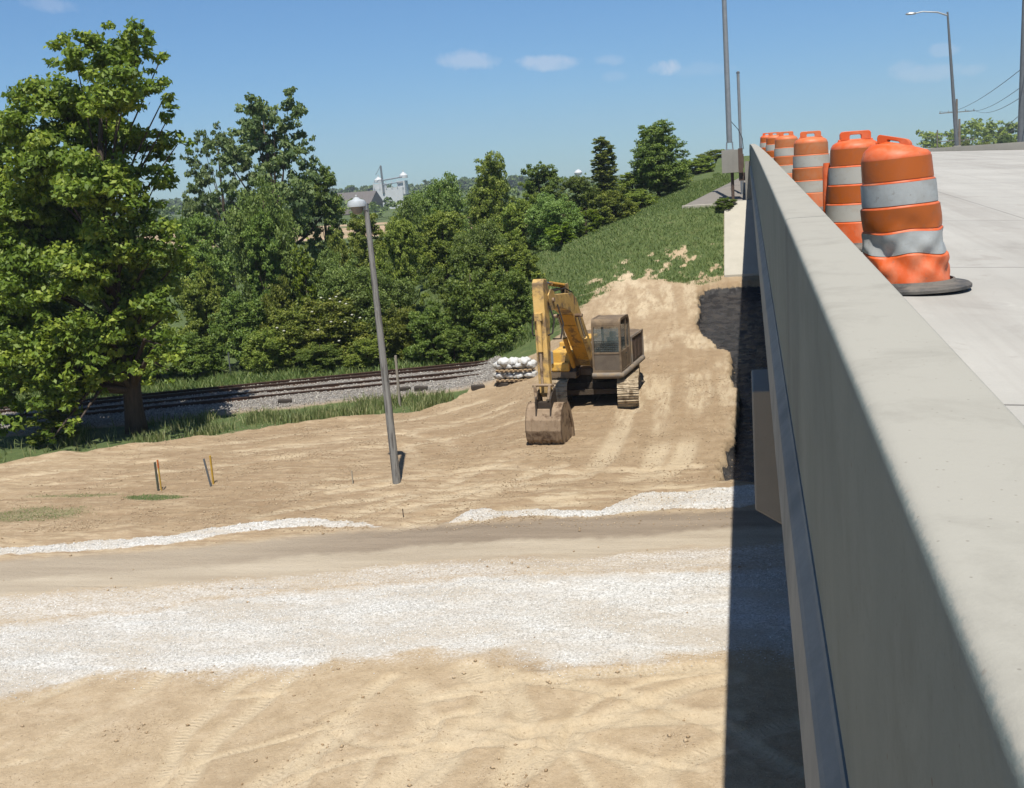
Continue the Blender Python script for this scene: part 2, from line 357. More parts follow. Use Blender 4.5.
    wet=g.ramp(mid,[(.35,(.022,.022,.024)),(.55,(.055,.052,.05)),(.8,(.13,.105,.08))]); wm=g.ramp(g.math('ADD',g.attr('wet'),g.math('MULTIPLY',g.math('SUBTRACT',cl,.5),1.1)),[(.46,0.),(.56,1.)]); wm=g.math('MULTIPLY',wm,g.ramp(g.attr('wet'),[(.05,0.),(.3,1.)])); col=g.mix(wm,col,wet)
    rough=g.mix(wm,(.92,.92,.92),g.ramp(mid,[(.45,.12),(.6,.55)]))
    wv=g.math('SINE',g.math('ADD',g.math('MULTIPLY',g.attr('rl'),62.),g.math('MULTIPLY',g.attr('rd'),3.2)))
    tread=g.math('MULTIPLY',g.math('MULTIPLY',wv,g.ramp(g.attr('rt'),[(.35,0.),(.8,1.)])),g.ramp(mid,[(.42,.0),(.62,1.)]))
    col=g.mix(g.math('MULTIPLY',g.math('MAXIMUM',tread,0.),.30),col,(.34,.245,.15))
    ha=g.math('ADD',g.math('MULTIPLY',mid,.6),g.math('MULTIPLY',cl,1.1))
    hb=g.math('MULTIPLY',g.math('ADD',g.math('MULTIPLY',s1,g.attr('sx')),g.math('MULTIPLY',s2,g.attr('sy'))),1.6)
    h=g.math('ADD',g.math('ADD',g.math('MULTIPLY',tread,.30),ha),g.math('ADD',hb,g.math('ADD',fine,g.math('MULTIPLY',vf,.35))))
    b=g.bsdf(col,rough,0,g.bump(h,.8,.04),.25); g.out(b.outputs[0]); return m
def g_stretch(g,v,s):
    mp=g.n('ShaderNodeMapping'); mp.inputs['Scale'].default_value=s; g.l(v,mp.inputs[0]); return mp.outputs[0]
GM=ground_mat()
ground=obj('ground',np_mesh('ground',np.stack([x,y,z],1),Fq,GM,mk,True)); tag(ground,'graded tan soil with haul road, gravel bands and grassy bank under the bridge','ground',kind='structure')
# fast terrain lookup
def hsamp(px_,py_):
    ix=np.clip(np.searchsorted(xs,px_)-1,0,nx-2); iy=np.clip(np.searchsorted(ys,py_)-1,0,ny-2)
    fx=np.clip((px_-xs[ix])/(xs[ix+1]-xs[ix]),0,1); fy=np.clip((py_-ys[iy])/(ys[iy+1]-ys[iy]),0,1); Z=z.reshape(ny,nx)
    return (Z[iy,ix]*(1-fx)+Z[iy,ix+1]*fx)*(1-fy)+(Z[iy+1,ix]*(1-fx)+Z[iy+1,ix+1]*fx)*fy
def hh(a,b): return float(hsamp(np.array([a]),np.array([b]))[0])
def ground_at(px,py):        # where the line of sight through a photo point meets the built terrain
    v=ray(px,py); o=np.array([0,0,H]); t=5.
    while t<3000:
        p=o+v*t
        if p[2]<=hh(p[0],p[1]): break
        t+=max(.03,.002*t)
    return Vector((float(p[0]),float(p[1]),hh(p[0],p[1])))
# ------------------------------------------------------------------ loose stones, clods
rs=np.random.RandomState(5)
def scatter(n,xr,yr,fn):
    px=rs.uniform(xr[0],xr[1],n*3); py=yr[0]+(yr[1]-yr[0])*rs.rand(n*3)**1.25
    w=fn(px,py); k=rs.rand(n*3)<w; px=px[k][:n]; py=py[k][:n]; return px,py
OV=np.array([[1,0,0],[-1,0,0],[0,1,0],[0,-1,0],[0,0,1],[0,0,-1]],float)
OF=np.array([[0,2,4],[2,1,4],[1,3,4],[3,0,4],[2,0,5],[1,2,5],[3,1,5],[0,3,5]])
def stones(name,px,py,smin,smax,mat,sink=.3,off=0):
    n=len(px); s=smin+(smax-smin)*rs.rand(n)**2; pz=hsamp(px,py)+off
    V=OV[None]*s[:,None,None]*rs.uniform(.55,1.15,(n,6,3)); V[:,:,2]*=.75
    a=rs.rand(n)*6.28; c,sn=np.cos(a)[:,None],np.sin(a)[:,None]
    X_=V[:,:,0]*c-V[:,:,1]*sn; Y_=V[:,:,0]*sn+V[:,:,1]*c; V=np.stack([X_+px[:,None],Y_+py[:,None],V[:,:,2]+(pz+s*sink)[:,None]],2)
    Fs=(OF[None]+(np.arange(n)*6)[:,None,None]).reshape(-1,3)
    t=np.repeat(rs.rand(n),6)
    return obj(name,np_mesh(name,V.reshape(-1,3),Fs,mat,{'tint':t}))
def tintmat(name,stops,rough=.9):
    m,nt=newmat(name); g=NG(nt); c=g.ramp(g.attr('tint'),stops); b=g.bsdf(c,rough); g.out(b.outputs[0]); return m
px_,py_=scatter(90000,(-22,1.5),(12.5,24),lambda a,b:np.clip(masks(a,b)['gravel']**1.6*sstep(-.45,.2,fbm(a*.4,b,.8,4,.6)+.15),0.0,1))
tag(stones('gravel',px_,py_,.007,.021,tintmat('white_crushed_stone',[(0,(.50,.475,.43)),(.5,(.82,.80,.75)),(1,(1.12,1.11,1.08))])),'loose white crushed stone spread along the haul road','gravel',kind='stuff')
px_,py_=scatter(14000,(-26,1.5),(23.2,30),lambda a,b:(masks(a,b)['gravel']>.6)*1.)
tag(stones('gravel_windrow',px_,py_,.010,.028,MATS.setdefault('wr',tintmat('white_windrow_stone',[(0,(.55,.52,.47)),(1,(1.05,1.04,1.0))]))),'thin windrow of white stone along far edge of haul road','gravel',kind='stuff')
def dw(a,b):
    m=masks(a,b); return np.clip((1-m['grass'])*(1-m['gravel'])*(1-m['road']*.9)*(1-m['ballast'])*(1-m['wet'])*(.04+np.clip(fbm(a,b,.9,3)*2.2-.2,0,1)),0,1)
px_,py_=scatter(5200,(-24,-.3),(12.5,56),dw)
tag(stones('dirt_clods',px_,py_,.01,.05,tintmat('soil_clod',[(0,(.40,.28,.16)),(1,(.60,.46,.30))])),'small clods of tan soil scattered over the graded dirt','soil clods',kind='stuff')
px_,py_=scatter(30000,(-13,.5),(12.3,22),lambda a,b:np.clip(dw(a,b)*.7+.12,0,1)*(masks(a,b)['gravel']<.3))
tag(stones('loose_soil',px_,py_,.005,.018,tintmat('soil_crumb',[(0,(.44,.33,.21)),(1,(.76,.62,.44))])),'fine crumbs of tan soil on the near graded dirt','soil crumbs',kind='stuff')
px_,py_=scatter(24000,(-22,-.5),(26,46),lambda a,b:np.clip(dw(a,b)*.8+.1,0,1))
tag(stones('loose_soil',px_,py_,.012,.035,MATS.setdefault('sc2',tintmat('soil_crumb_dark',[(0,(.34,.245,.145)),(1,(.66,.51,.34))]))),'crumbled soil on the driven dirt around the excavator','soil crumbs',kind='stuff')
px_,py_=scatter(26000,(-40,-8.5),(38,54),lambda a,b:(masks(a,b)['ballast']>.5)*1.)
tag(stones('track_ballast',px_,py_,.02,.06,tintmat('ballast_stone',[(0,(.20,.18,.155)),(.5,(.42,.385,.335)),(1,(.62,.58,.51))])),'grey crushed stone ballast bed under the railway track','ballast',kind='stuff')
# ------------------------------------------------------------------ grass
def blades(name,px,py,h0,h1,w,mat,lean=.35,off=0):
    n=len(px); hgt=rs.uniform(h0,h1,n); a=rs.rand(n)*6.28; la=rs.rand(n)*6.28; ln=hgt*lean*rs.rand(n); pz=hsamp(px,py)-.03+off
    dx=np.cos(a)*w/2; dy=np.sin(a)*w/2; mx=px+np.cos(la)*ln*.4; my=py+np.sin(la)*ln*.4; tx=px+np.cos(la)*ln*1.2; ty=py+np.sin(la)*ln*1.2
    V=np.stack([np.stack([px-dx,py-dy,pz],1),np.stack([px+dx,py+dy,pz],1),np.stack([mx+dx*.8,my+dy*.8,pz+hgt*.55],1),np.stack([tx,ty,pz+hgt],1),np.stack([mx-dx*.8,my-dy*.8,pz+hgt*.55],1)],1)
    i=np.arange(n)*5; Fq=np.concatenate([np.stack([i,i+1,i+2,i+4],1),np.stack([i+4,i+2,i+3,i+3],1)])
    # build tri+quad by tris only
    T=np.concatenate([np.stack([i,i+1,i+2],1),np.stack([i,i+2,i+4],1),np.stack([i+4,i+2,i+3],1)])
    return obj(name,np_mesh(name,V.reshape(-1,3),T,mat,{'tint':np.repeat(rs.rand(n),5)}))
def leafmat(name,dark,mid,light,trans=.38,objvar=.05):
    m,nt=newmat(name); g=NG(nt); t=g.attr('tint'); oi=g.n('ShaderNodeObjectInfo').outputs['Random']
    c=g.ramp(t,[(0,dark),(.5,mid),(1,light)])
    hs=g.n('ShaderNodeHueSaturation'); g.l(c,hs.inputs['Color'])
    g.l(g.math('MULTIPLY_ADD',oi,objvar*.5,.5-objvar*.25),hs.inputs['Hue']); g.l(g.math('MULTIPLY_ADD',oi,.5,.75),hs.inputs['Value']); hs.inputs['Saturation'].default_value=1.02
    b=g.bsdf(hs.outputs[0],.55,0,None,.35,1.); tr=g.n('ShaderNodeBsdfTranslucent'); g.l(g.mix(.5,hs.outputs[0],(.16,.24,.02)),tr.inputs[0])
    mx=g.n('ShaderNodeMixShader'); mx.inputs[0].default_value=trans; g.l(b.outputs[0],mx.inputs[1]); g.l(tr.outputs[0],mx.inputs[2]); g.out(mx.outputs[0]); return m
GRM=leafmat('grass_blade',(.07,.11,.03),(.11,.165,.045),(.22,.25,.09),.3,0)
WDM=leafmat('weed_blade',(.10,.14,.04),(.17,.21,.07),(.36,.35,.17),.25,0)
def gw(a,b):
    m=masks(a,b); return np.clip(m['grass']*1.1-.1,0,1)*(b>54)
px_,py_=scatter(150000,(-22,-1.2),(54,90),gw)
tag(blades('bank_grass',px_,py_,.06,.22,.035,GRM,1.0),'short green grass and weeds on the sloping bank','grass',kind='stuff')
def vw(a,b):
    m=masks(a,b); return (m['grass']>.4)*((b-yb(B_gr_b,a)>-.2)&(b-yb(B_gr_t,a)<.6))*np.clip(.36+fbm(a,b,.6,3)*2.6-.35*sstep(-19.5,-22,a),0.02,1)
px_,py_=scatter(26000,(-34,-11),(33,44),vw)
tag(blades('tall_weeds',px_,py_,.15,.5,.035,WDM,.6),'tall pale green weeds between the track ballast and the graded dirt','weeds',kind='stuff')
def fw(a,b): 
    dr=(a-B_rail[0,0])*railn[0]+(b-B_rail[0,1])*railn[1]; return ((dr>2.3)&(dr<6.5)&(height0(a,b)<1.5))*1.
px_,py_=scatter(24000,(-44,-5),(42,60),fw)
tag(blades('trackside_grass',px_,py_,.12,.42,.05,GRM,.8),'rough grass along the far side of the railway track','grass',kind='stuff')
px_,py_=scatter(9000,(-24,-12),(27,32),lambda a,b:np.clip(masks(a,b)['grass']-.1,0,1))
tag(blades('sparse_grass',px_,py_,.03,.09,.018,GRM,.9),'thin patches of low green grass beside the survey stakes','grass',kind='stuff')
# ------------------------------------------------------------------ bridge
def concrete(name,c1,c2,stain=(.10,.12,.13),stain_amt=.25,scale=1.2,spots=True,top=None):
    m,nt=newmat(name); g=NG(nt); tc=g.n('ShaderNodeTexCoord').outputs['Object']
    f=g.noise(scale,7,.65,tc); fine=g.noise(60,4,.7,tc); v=g.noise(220,2,.5,tc)
    col=g.ramp(f,[(.3,c2),(.7,c1)]); col=g.mix(g.ramp(fine,[(.35,.22),(.55,0.)]),col,tuple(q*.72 for q in c1))
    sn=g.noise(1.0,8,.7,g_stretch(g,tc,(1,.55,.18)),.6); col=g.mix(g.ramp(sn,[(.56,0.),(.75,stain_amt)]),col,stain)
    if spots:
        vo=g.n('ShaderNodeTexVoronoi'); vo.inputs['Scale'].default_value=9; g.l(tc,vo.inputs[0]); col=g.mix(g.ramp(vo.outputs['Distance'],[(.035,.75),(.06,0.)]),col,(.16,.12,.09))
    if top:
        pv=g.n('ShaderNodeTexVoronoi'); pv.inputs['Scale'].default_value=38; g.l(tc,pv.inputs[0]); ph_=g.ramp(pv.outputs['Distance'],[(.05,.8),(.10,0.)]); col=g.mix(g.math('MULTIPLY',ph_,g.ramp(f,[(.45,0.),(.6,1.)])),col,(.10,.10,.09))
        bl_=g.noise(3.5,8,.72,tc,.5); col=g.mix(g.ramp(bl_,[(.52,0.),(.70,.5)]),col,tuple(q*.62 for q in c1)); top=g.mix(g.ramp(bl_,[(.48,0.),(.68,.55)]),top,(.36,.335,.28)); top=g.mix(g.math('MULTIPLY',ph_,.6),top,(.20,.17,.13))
        gn=g.n('ShaderNodeNewGeometry'); sp=g.n('ShaderNodeSeparateXYZ'); g.l(gn.outputs['Normal'],sp.inputs[0]); dm=g.math('ADD',sp.outputs[2],g.math('MULTIPLY',g.math('SUBTRACT',fine,.5),.8)); col=g.mix(g.ramp(dm,[(.35,0.),(.8,.85)]),col,top)  # upward faces take the paler top tone, sides keep the shade-darkened base
    if name=='deck_concrete':
        s3=g.noise(1.0,6,.7,g_stretch(g,tc,(2.2,.05,1)),.2); col=g.mix(g.ramp(s3,[(.45,0.),(.7,.4)]),col,(.30,.27,.235))
        s4=g.noise(1.3,8,.75,tc,.8); col=g.mix(g.ramp(s4,[(.58,0.),(.66,.5)]),col,(.34,.31,.27)); col=g.mix(g.ramp(s4,[(.30,.5),(.38,0.)]),col,(.70,.68,.62))
        sp=g.n('ShaderNodeSeparateXYZ'); g.l(tc,sp.inputs[0]); jn=g.math('LESS_THAN',g.math('FRACT',g.math('DIVIDE',g.math('ADD',sp.outputs[1],g.math('MULTIPLY',f,.02)),4.6)),.006); col=g.mix(g.math('MULTIPLY',jn,.7),col,(.14,.13,.12))
        jn=g.math('LESS_THAN',g.math('FRACT',g.math('DIVIDE',g.math('ADD',sp.outputs[0],.6),3.7)),.006); col=g.mix(g.math('MULTIPLY',jn,.6),col,(.16,.15,.135))
        fine=g.math('ADD',fine,g.math('MULTIPLY',g.math('SINE',g.math('MULTIPLY',sp.outputs[1],210.)),.35))
    b=g.bsdf(col,.85,0,g.bump(g.math('ADD',g.math('MULTIPLY',f,.8),g.math('ADD',fine,g.math('MULTIPLY',v,.4))),.3,.003),.3); g.out(b.outputs[0]); return m
CP=concrete('parapet_concrete',(.265,.315,.295),(.20,.245,.235),stain_amt=.7,top=(.50,.47,.40))  # shade painted into the side faces as dark green-grey; tops stay beige
CL=concrete('ledge_concrete',(.42,.43,.40),(.26,.28,.27),(.06,.08,.10),.6,2.5,False)
CB=concrete('beam_concrete',(.40,.38,.33),(.33,.315,.275))
CD=concrete('deck_concrete',(.58,.56,.51),(.44,.425,.385),(.28,.26,.23),.55,.35,True)
CS=concrete('slope_concrete',(.60,.56,.47),(.50,.47,.39))
bridge=empty('road_bridge',(0,0,0),0,'grey concrete road bridge with solid parapet, running away at the right','bridge')
def zt(y,dz=0): return 7.3+.030*y-.00009*y*y+dz
def strip(name,prof,y0,y1,mat,step=.5,nz=None,bev=0,parent=bridge,closed=True,smooth=False):
    """profile (x,dz) swept along the bridge following its vertical curve"""
    n=max(2,int((y1-y0)/step)+1); YS=np.linspace(y0,y1,n); m=MB(); k=len(prof)
    rr=random.Random(3); vs=[];fs=[]
    for i,yy in enumerate(YS):
        for j,(px,dz) in enumerate(prof):
            jx,jz=(nz(j,yy) if nz else (0,0)); vs.append((px+jx,yy,zt(yy,dz)+jz))
    for i in range(n-1):
        for j in range(k if closed else k-1): fs.append((i*k+j,i*k+(j+1)%k,(i+1)*k+(j+1)%k,(i+1)*k+j))
    if closed: fs.append(tuple(range(k))[::-1]); fs.append(tuple((n-1)*k+j for j in range(k)))
    m.add(vs,fs); return m.build(name,mat,parent,smooth=smooth,bevel=bev)
ph=.6
XO=.195; XI=.437
def edge_noise(j,yy):
    if j in (6,7,8,9,10):
        a=.0016*(vnoise(np.array([yy*5.]),np.array([3.]))[0]-.5)+.0012*(vnoise(np.array([yy*17.]),np.array([9.+.2*j]))[0]-.5)
        if 1.3<yy<6.5: a+=-.0*max(0,vnoise(np.array([yy*47.]),np.array([21.]))[0]-.6)
        return (-a*.7,a)
    return (0,0)
# outer face battered slightly; left arris rounded and rubbed rough
pprof=[(.46,-.02),(XI,.28),(XI,ph-.02),(XI-.008,ph-.006),(XI-.02,ph),(XO+.06,ph),(XO+.028,ph),(XO+.017,ph-.002),(XO+.008,ph-.006),(XO+.002,ph-.014),(XO,ph-.026),(XO,ph-.055),(.203,-.50),(.208,-.53),(.46,-.53)]
seg=[(-5,6.46),(6.475,14.99),(15.005,24.99),(25.005,34.99),(35.005,44.99),(45.005,54.99),(55.005,64.2)]
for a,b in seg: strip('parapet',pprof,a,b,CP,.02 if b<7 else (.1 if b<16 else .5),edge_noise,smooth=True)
strip('fascia_ledge',[(.46,-.535),(.200,-.535),(.192,-.55),(.155,-.60),(.143,-.62),(.128,-.99),(.15,-1.02),(.46,-1.02)],-5,64.2,CL,.25)
# deck slab and carriageway
def sheet(name,x0,x1,y0,y1,dz0,dz1,mat,parent=None,nx_=24,ny_=60):
    m=MB(); vs=[];fs=[]
    for i in range(ny_+1):
        for j in range(nx_+1):
            a=x0+(x1-x0)*j/nx_; b=y0+(y1-y0)*i/ny_; vs.append((a,b,float(zroad(a,b))+dz1))
    n=len(vs); vs+= [(v[0],v[1],v[2]-dz1+dz0) for v in vs]
    W=nx_+1; q=lambda i,j:i*W+j
    for i in range(ny_):
        for j in range(nx_): fs.append((q(i,j),q(i,j+1),q(i+1,j+1),q(i+1,j))); fs.append((n+q(i,j),n+q(i+1,j),n+q(i+1,j+1),n+q(i,j+1)))
    for j in range(nx_): fs.append((q(0,j),n+q(0,j),n+q(0,j+1),q(0,j+1))); fs.append((q(ny_,j),q(ny_,j+1),n+q(ny_,j+1),n+q(ny_,j)))
    for i in range(ny_): fs.append((q(i,0),q(i+1,0),n+q(i+1,0),n+q(i,0))); fs.append((q(i,nx_),n+q(i,nx_),n+q(i+1,nx_),q(i+1,nx_)))
    return m.add(vs,fs).build(name,mat,parent)
sheet('deck',.465,40,-6,64.1,-.28,0,CD,bridge)
road=sheet('highway',.43,40,64.12,330,-.28,0,CD,None,24,120); tag(road,'pale concrete highway carrying on beyond the bridge','road',kind='structure')
strip('expansion_joint',[(.50,.003),(39.9,.003-.052*39.45),(39.9,.009-.052*39.45),(.50,.009)],64.02,64.2,simple('joint_rubber',(.04,.04,.04),rough=.8),.2)
for gx in (1.1,3.9,6.7,9.5,12.3,15.1,17.9):
    c=-.052*(gx-.4)
    strip('girder',[(gx-.25,-1.75+c),(gx+.25,-1.75+c),(gx+.25,-1.6+c),(gx+.09,-1.5+c),(gx+.09,-.5+c),(gx+.3,-.42+c),(gx+.3,-.29+c),(gx-.3,-.29+c),(gx-.3,-.42+c),(gx-.09,-.5+c),(gx-.09,-1.5+c),(gx-.25,-1.6+c)],-5,63.6,CB,2)
pr=MB(); pr.prism([(-.02,4.50),(-.02,5.89),(20,5.89),(20,3.5),(1.6,3.5)],12.7,14.1,'y'); pr.build('pier_cap',CB,bridge,bevel=.02)
for cx in (3.2,10,16.8):
    c=MB(); c.lathe([(.55,-.6),(.55,3.5)],28,(cx,13.4,0)); c.build('pier_column',CB,bridge,smooth=True)
ab=MB(); ab.box2((-.12,64.25,5.2),(39,65.0,zt(64,-.3)-.0)); ab.box2((-.12,65.0,5.2),(.15,75,zt(70,-.5))); ab.build('abutment',CB,bridge)
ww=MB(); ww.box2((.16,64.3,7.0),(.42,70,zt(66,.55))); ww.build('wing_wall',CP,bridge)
# paved slope under the end of the bridge (sunlit strip left of the parapet)
sl=MB(); sl.prism([(57.7,2.6),(57.7,3.0),(63.7,6.42),(64.2,6.46),(64.2,5.8)],-1.28,20,'x')
so=sl.build('slope_paving',CS,None,bevel=.02); tag(so,'pale concrete slope paving between grassy bank and bridge end','slope paving',kind='structure')
# paved shoulder wedge above the bank
A=atY(683,206,64.2);B=atY(760,204,64.2);C=atY(760,172,82);D=atY(741,177,82)
sh=MB(); vs=[tuple(A),tuple(B),tuple(C),tuple(D)]; vs2=[(a,b,c-.9) for a,b,c in vs]
sh.add(vs+vs2,[(0,1,2,3),(4,7,6,5),(0,4,5,1),(1,5,6,2),(2,6,7,3),(3,7,4,0)])
tag(sh.build('paved_shoulder',concrete('shoulder_paving',(.30,.27,.235),(.24,.22,.19),spots=False)),'grey-brown paved wedge at the top of the bank','paving',kind='structure')
kb=MB(); ka=Vector(A);kc=Vector(B); kb.box(((ka.x+kc.x)/2,64.1,(ka.z+kc.z)/2-.05),(kc.x-ka.x+.1,.2,.30)); tag(kb.build('kerb',CS,None,bevel=.02),'pale kerb along the lower edge of the paved wedge','kerb',kind='structure')
# ------------------------------------------------------------------ drums
def drum_mat(name,c,worn,amt=.35,rough=.42):
    m,nt=newmat(name); g=NG(nt); tc=g.n('ShaderNodeTexCoord').outputs['Object']
    f=g.noise(4,7,.7,tc,.5); k=g.noise(22,5,.7,tc); col=g.mix(g.ramp(f,[(.62-amt*.3,0.),(.74-amt*.1,.75)]),c,worn)
    col=g.mix(g.ramp(k,[(.60,0.),(.68,.5*amt+.1)]),col,(.20,.15,.11))
    b=g.bsdf(col,g.ramp(f,[(.4,rough),(.7,.75)]),0,g.bump(k,.15,.004),.45); g.out(b.outputs[0]); return m
OR=drum_mat('orange_plastic',(.80,.13,.022),(.80,.30,.16),.55)
ORB=drum_mat('orange_reflective_band',(.50,.115,.010),(.36,.10,.03),.35,.32)
OR2=drum_mat('worn_orange_plastic',(.80,.17,.04),(.66,.28,.14),.7); ORB2=drum_mat('worn_orange_band',(.56,.14,.02),(.5,.24,.12),.75,.5)
WHB=drum_mat('silver_reflective_band',(.46,.48,.47),(.30,.29,.26),.6,.25)
WHB2=drum_mat('worn_white_band',(.50,.48,.42),(.42,.33,.24),.55,.55)
RUB=simple('black_rubber',(.085,.085,.083),(.05,.05,.05),5,.65,0,.5,.006,dirt=(.20,.18,.155),dirt_amt=.5)
BASE_R=((.295,.04),(.295,.18),(.290,.20),(.280,.205))
def drum_r(z):  # stepped taper
    steps=[(0.0,.282),(.235,.277),(.245,.265),(.40,.261),(.41,.249),(.565,.245),(.575,.234),(.73,.230),(.74,.219),(.90,.214),(.925,.205),(.955,.15),(.968,.0)]
    return np.interp(z,[s[0] for s in steps],[s[1] for s in steps])
def make_drum(label,crush=0,mats=(OR,ORB,WHB),loc=(0,0,0),rz=0,tilt=(0,0),scale=1.,faded_foot=False,handle_rz=0):
    t=empty('traffic_drum',loc,rz,label,'traffic drum','orange and white drums along the parapet')
    t.scale=(scale,scale,scale)
    def deform(v):
        x,y,z=v
        if crush:
            a=math.atan2(y,x); r=math.hypot(x,y)
            # the foot is buckled: folds in the lowest half metre, whole body leaning
            w=math.exp(-((z-.24)/.20)**2); f=1-crush*w*(.09+.022*math.sin(3*a+z*26)+.02*math.sin(5*a-z*31+1.3)+.03*math.sin(2*a-.7))
            fold=abs(((z*3.4+a*.9)%1)-.5)*2; f-=crush*.075*w*(fold-.5)
            crease=abs(((a*1.1+z*5.5)%1.0)-.5)+abs(((a*1.7-z*6.5+.3)%1.0)-.5); f-=crush*.085*w*(crease-.5); dent=math.exp(-((a+1.35)/.5)**2-((z-.43)/.10)**2)*.075+math.exp(-((a+2.2)/.35)**2-((z-.30)/.1)**2)*.05
            f-=crush*dent; x*=f;y*=f
            z=z*(1-.05*crush)+crush*w*.012*math.sin(4*a+1)
            if z>.86: z+=crush*((-.055*(x/.22)*sstep(.86,.95,z))+.03*max(0,1-math.hypot(x+.03,y)/.22))
            z+=.05*crush*x*sstep(.2,.5,z)
        x+=tilt[0]*z; y+=tilt[1]*z
        return (x,y,z)
    def lath(z0,z1,off,name,mat,n=64,cap=False,steps=None):
        zs=steps or list(np.linspace(z0,z1,max(2,int((z1-z0)/.012)))); vs=[];fs=[]
        for z_ in zs:
            rr=float(drum_r(z_))+off
            for k in range(n):
                a=2*math.pi*k/n; vs.append(deform((rr*math.cos(a),rr*math.sin(a),z_)))
        for i in range(len(zs)-1):
            for k in range(n): fs.append((i*n+k,i*n+(k+1)%n,(i+1)*n+(k+1)%n,(i+1)*n+k))
        m=MB(); m.add(vs,fs); return m.build(name,mat,t,smooth=True,auto=not crush)
    lath(.03,.965,0,'drum_body',mats[0],steps=sorted(set(list(np.linspace(.03,.9,62))+[.235,.245,.40,.41,.565,.575,.73,.74,.90,.93,.94,.955,.9649])))
    for nm,mt,z0,z1 in (('white_band',mats[2],.25,.395),('orange_band',mats[1],.415,.56),('white_band',mats[2],.58,.725),('orange_band',mats[1],.745,.885)):
        lath(z0,z1,.004,nm,mt)
    # moulded handle: upright plate with a slot
    hm=Matrix.Rotation(handle_rz,4,'Z'); h=MB()
    if crush: hm=hm@Matrix.Diagonal((.78,1.2,1,1))
    def arc(w,hh_,r,z0):
        pts=[(-w,z0)]
        for k in range(7): a=math.pi-k*math.pi/12; pts.append((-w+r+r*math.cos(a),z0+hh_-r+r*math.sin(a)))
        for k in range(7): a=math.pi/2-k*math.pi/12; pts.append((w-r+r*math.cos(a),z0+hh_-r+r*math.sin(a)))
        pts.append((w,z0)); return pts
    z0=.915; outer=arc(.135,.125-.03*crush,.03,z0); inner=arc(.05,.078-.03*crush,.015,z0+.035)
    # frame made of posts + bar with rounded shoulders
    n=len(outer); loop_in=[(p[0],max(p[1],z0+.0)) for p in inner]
    vs=[];fs=[]
    for yy in (-.022,.022):
        for p in outer: vs.append((p[0],yy,p[1]))
        for p in loop_in: vs.append((p[0],yy,p[1]-.02 if p[1]>z0+.05 else z0))
    N=2*n
    for s_,o in ((0,0),(1,N)):
        for i in range(n-1):
            q=(o+i,o+i+1,o+n+i+1,o+n+i); fs.append(q if s_ else q[::-1])
    for i in range(n-1): fs.append((i,i+1,N+i+1,N+i)); fs.append((n+i,N+n+i,N+n+i+1,n+i+1))
    vs=[tuple(hm@Vector(v)) for v in vs]; vs=[deform(v) for v in vs]
    # sill under the slot
    h.add(vs,fs)
    h.add([deform(tuple(hm@Vector(((a*.15),b*.022,z0-.03+c*.085)))) for c in (0,1) for b in (-1,1) for a in (-1,1)],[(0,2,3,1),(4,5,7,6),(0,1,5,4),(2,6,7,3),(0,4,6,2),(1,3,7,5)]); h.build('handle',mats[0],t,bevel=.006)
    b=MB()
    bm_prof=[(.40,.0),(.40,.018),(.385,.03),(.31,.042),(.295,.06),(.285,.06),(.28,.0)]
    b.lathe(bm_prof,64); b.build('rubber_base',RUB,t,smooth=True)
    return t
dz=lambda x_,y_: float(zroad(x_,y_))
def deckpt(px,Y):
    p=atY(px,200,Y); return p[0]
dspec=[(1.035,8.0,1,(OR,ORB,WHB),(-.075,.01),1.03,-.45,'nearest drum, crumpled at the foot and leaning, on a flat black rubber base'),
 (.955,10.75,0,(OR,ORB,WHB2),(0,0),1.,.05,'second drum from the camera, upright with an oblong slot in its handle'),
 (.84,15.7,0,(OR2,ORB2,WHB2),(-.01,0),1.,-.02,'scuffed drum third from the camera, behind the thin orange post'),
 (.76,23.0,0,(OR2,ORB2,WHB2),(.0,0),1.,.03,'heavily scratched drum fourth from the camera'),
 (.72,30.5,0,(OR2,ORB,WHB2),(0,0),1.,.2,'fifth drum from the camera, mostly hidden by the scratched one'),
 (.66,38.5,0,(OR,ORB,WHB2),(0,0),1.,.1,'farthest drum, only a sliver seen at the end of the row')]
for X_,Y_,cr,ms,tl,scl,hr,lab in dspec:
    make_drum(lab,cr,ms,(X_,Y_,dz(X_,Y_)+.001),0,tl,scl,handle_rz=hr)
dp=empty('delineator_post',(.715,10.9,dz(.715,10.9)),0,'thin orange tubular post standing between the second and third drums','delineator post')
mm=MB(); mm.tube([(0,0,.03),(0,0,.72),(0,0,.76)],[.042,.038,.03],20); mm.build('tube',OR,dp,smooth=True)
mm=MB(); mm.lathe([(.12,0),(.12,.03),(.05,.04)],24); mm.build('foot_plate',RUB,dp,smooth=True)
# ------------------------------------------------------------------ poles
GAL=simple('galvanised_steel',(.42,.44,.45),(.33,.35,.36),4,.45,.5,.05)
GALD=simple('dull_steel',(.22,.24,.25),(.17,.18,.19),4,.55,.4,.05)
BRN=simple('brown_painted_steel',(.16,.11,.085),rough=.6)
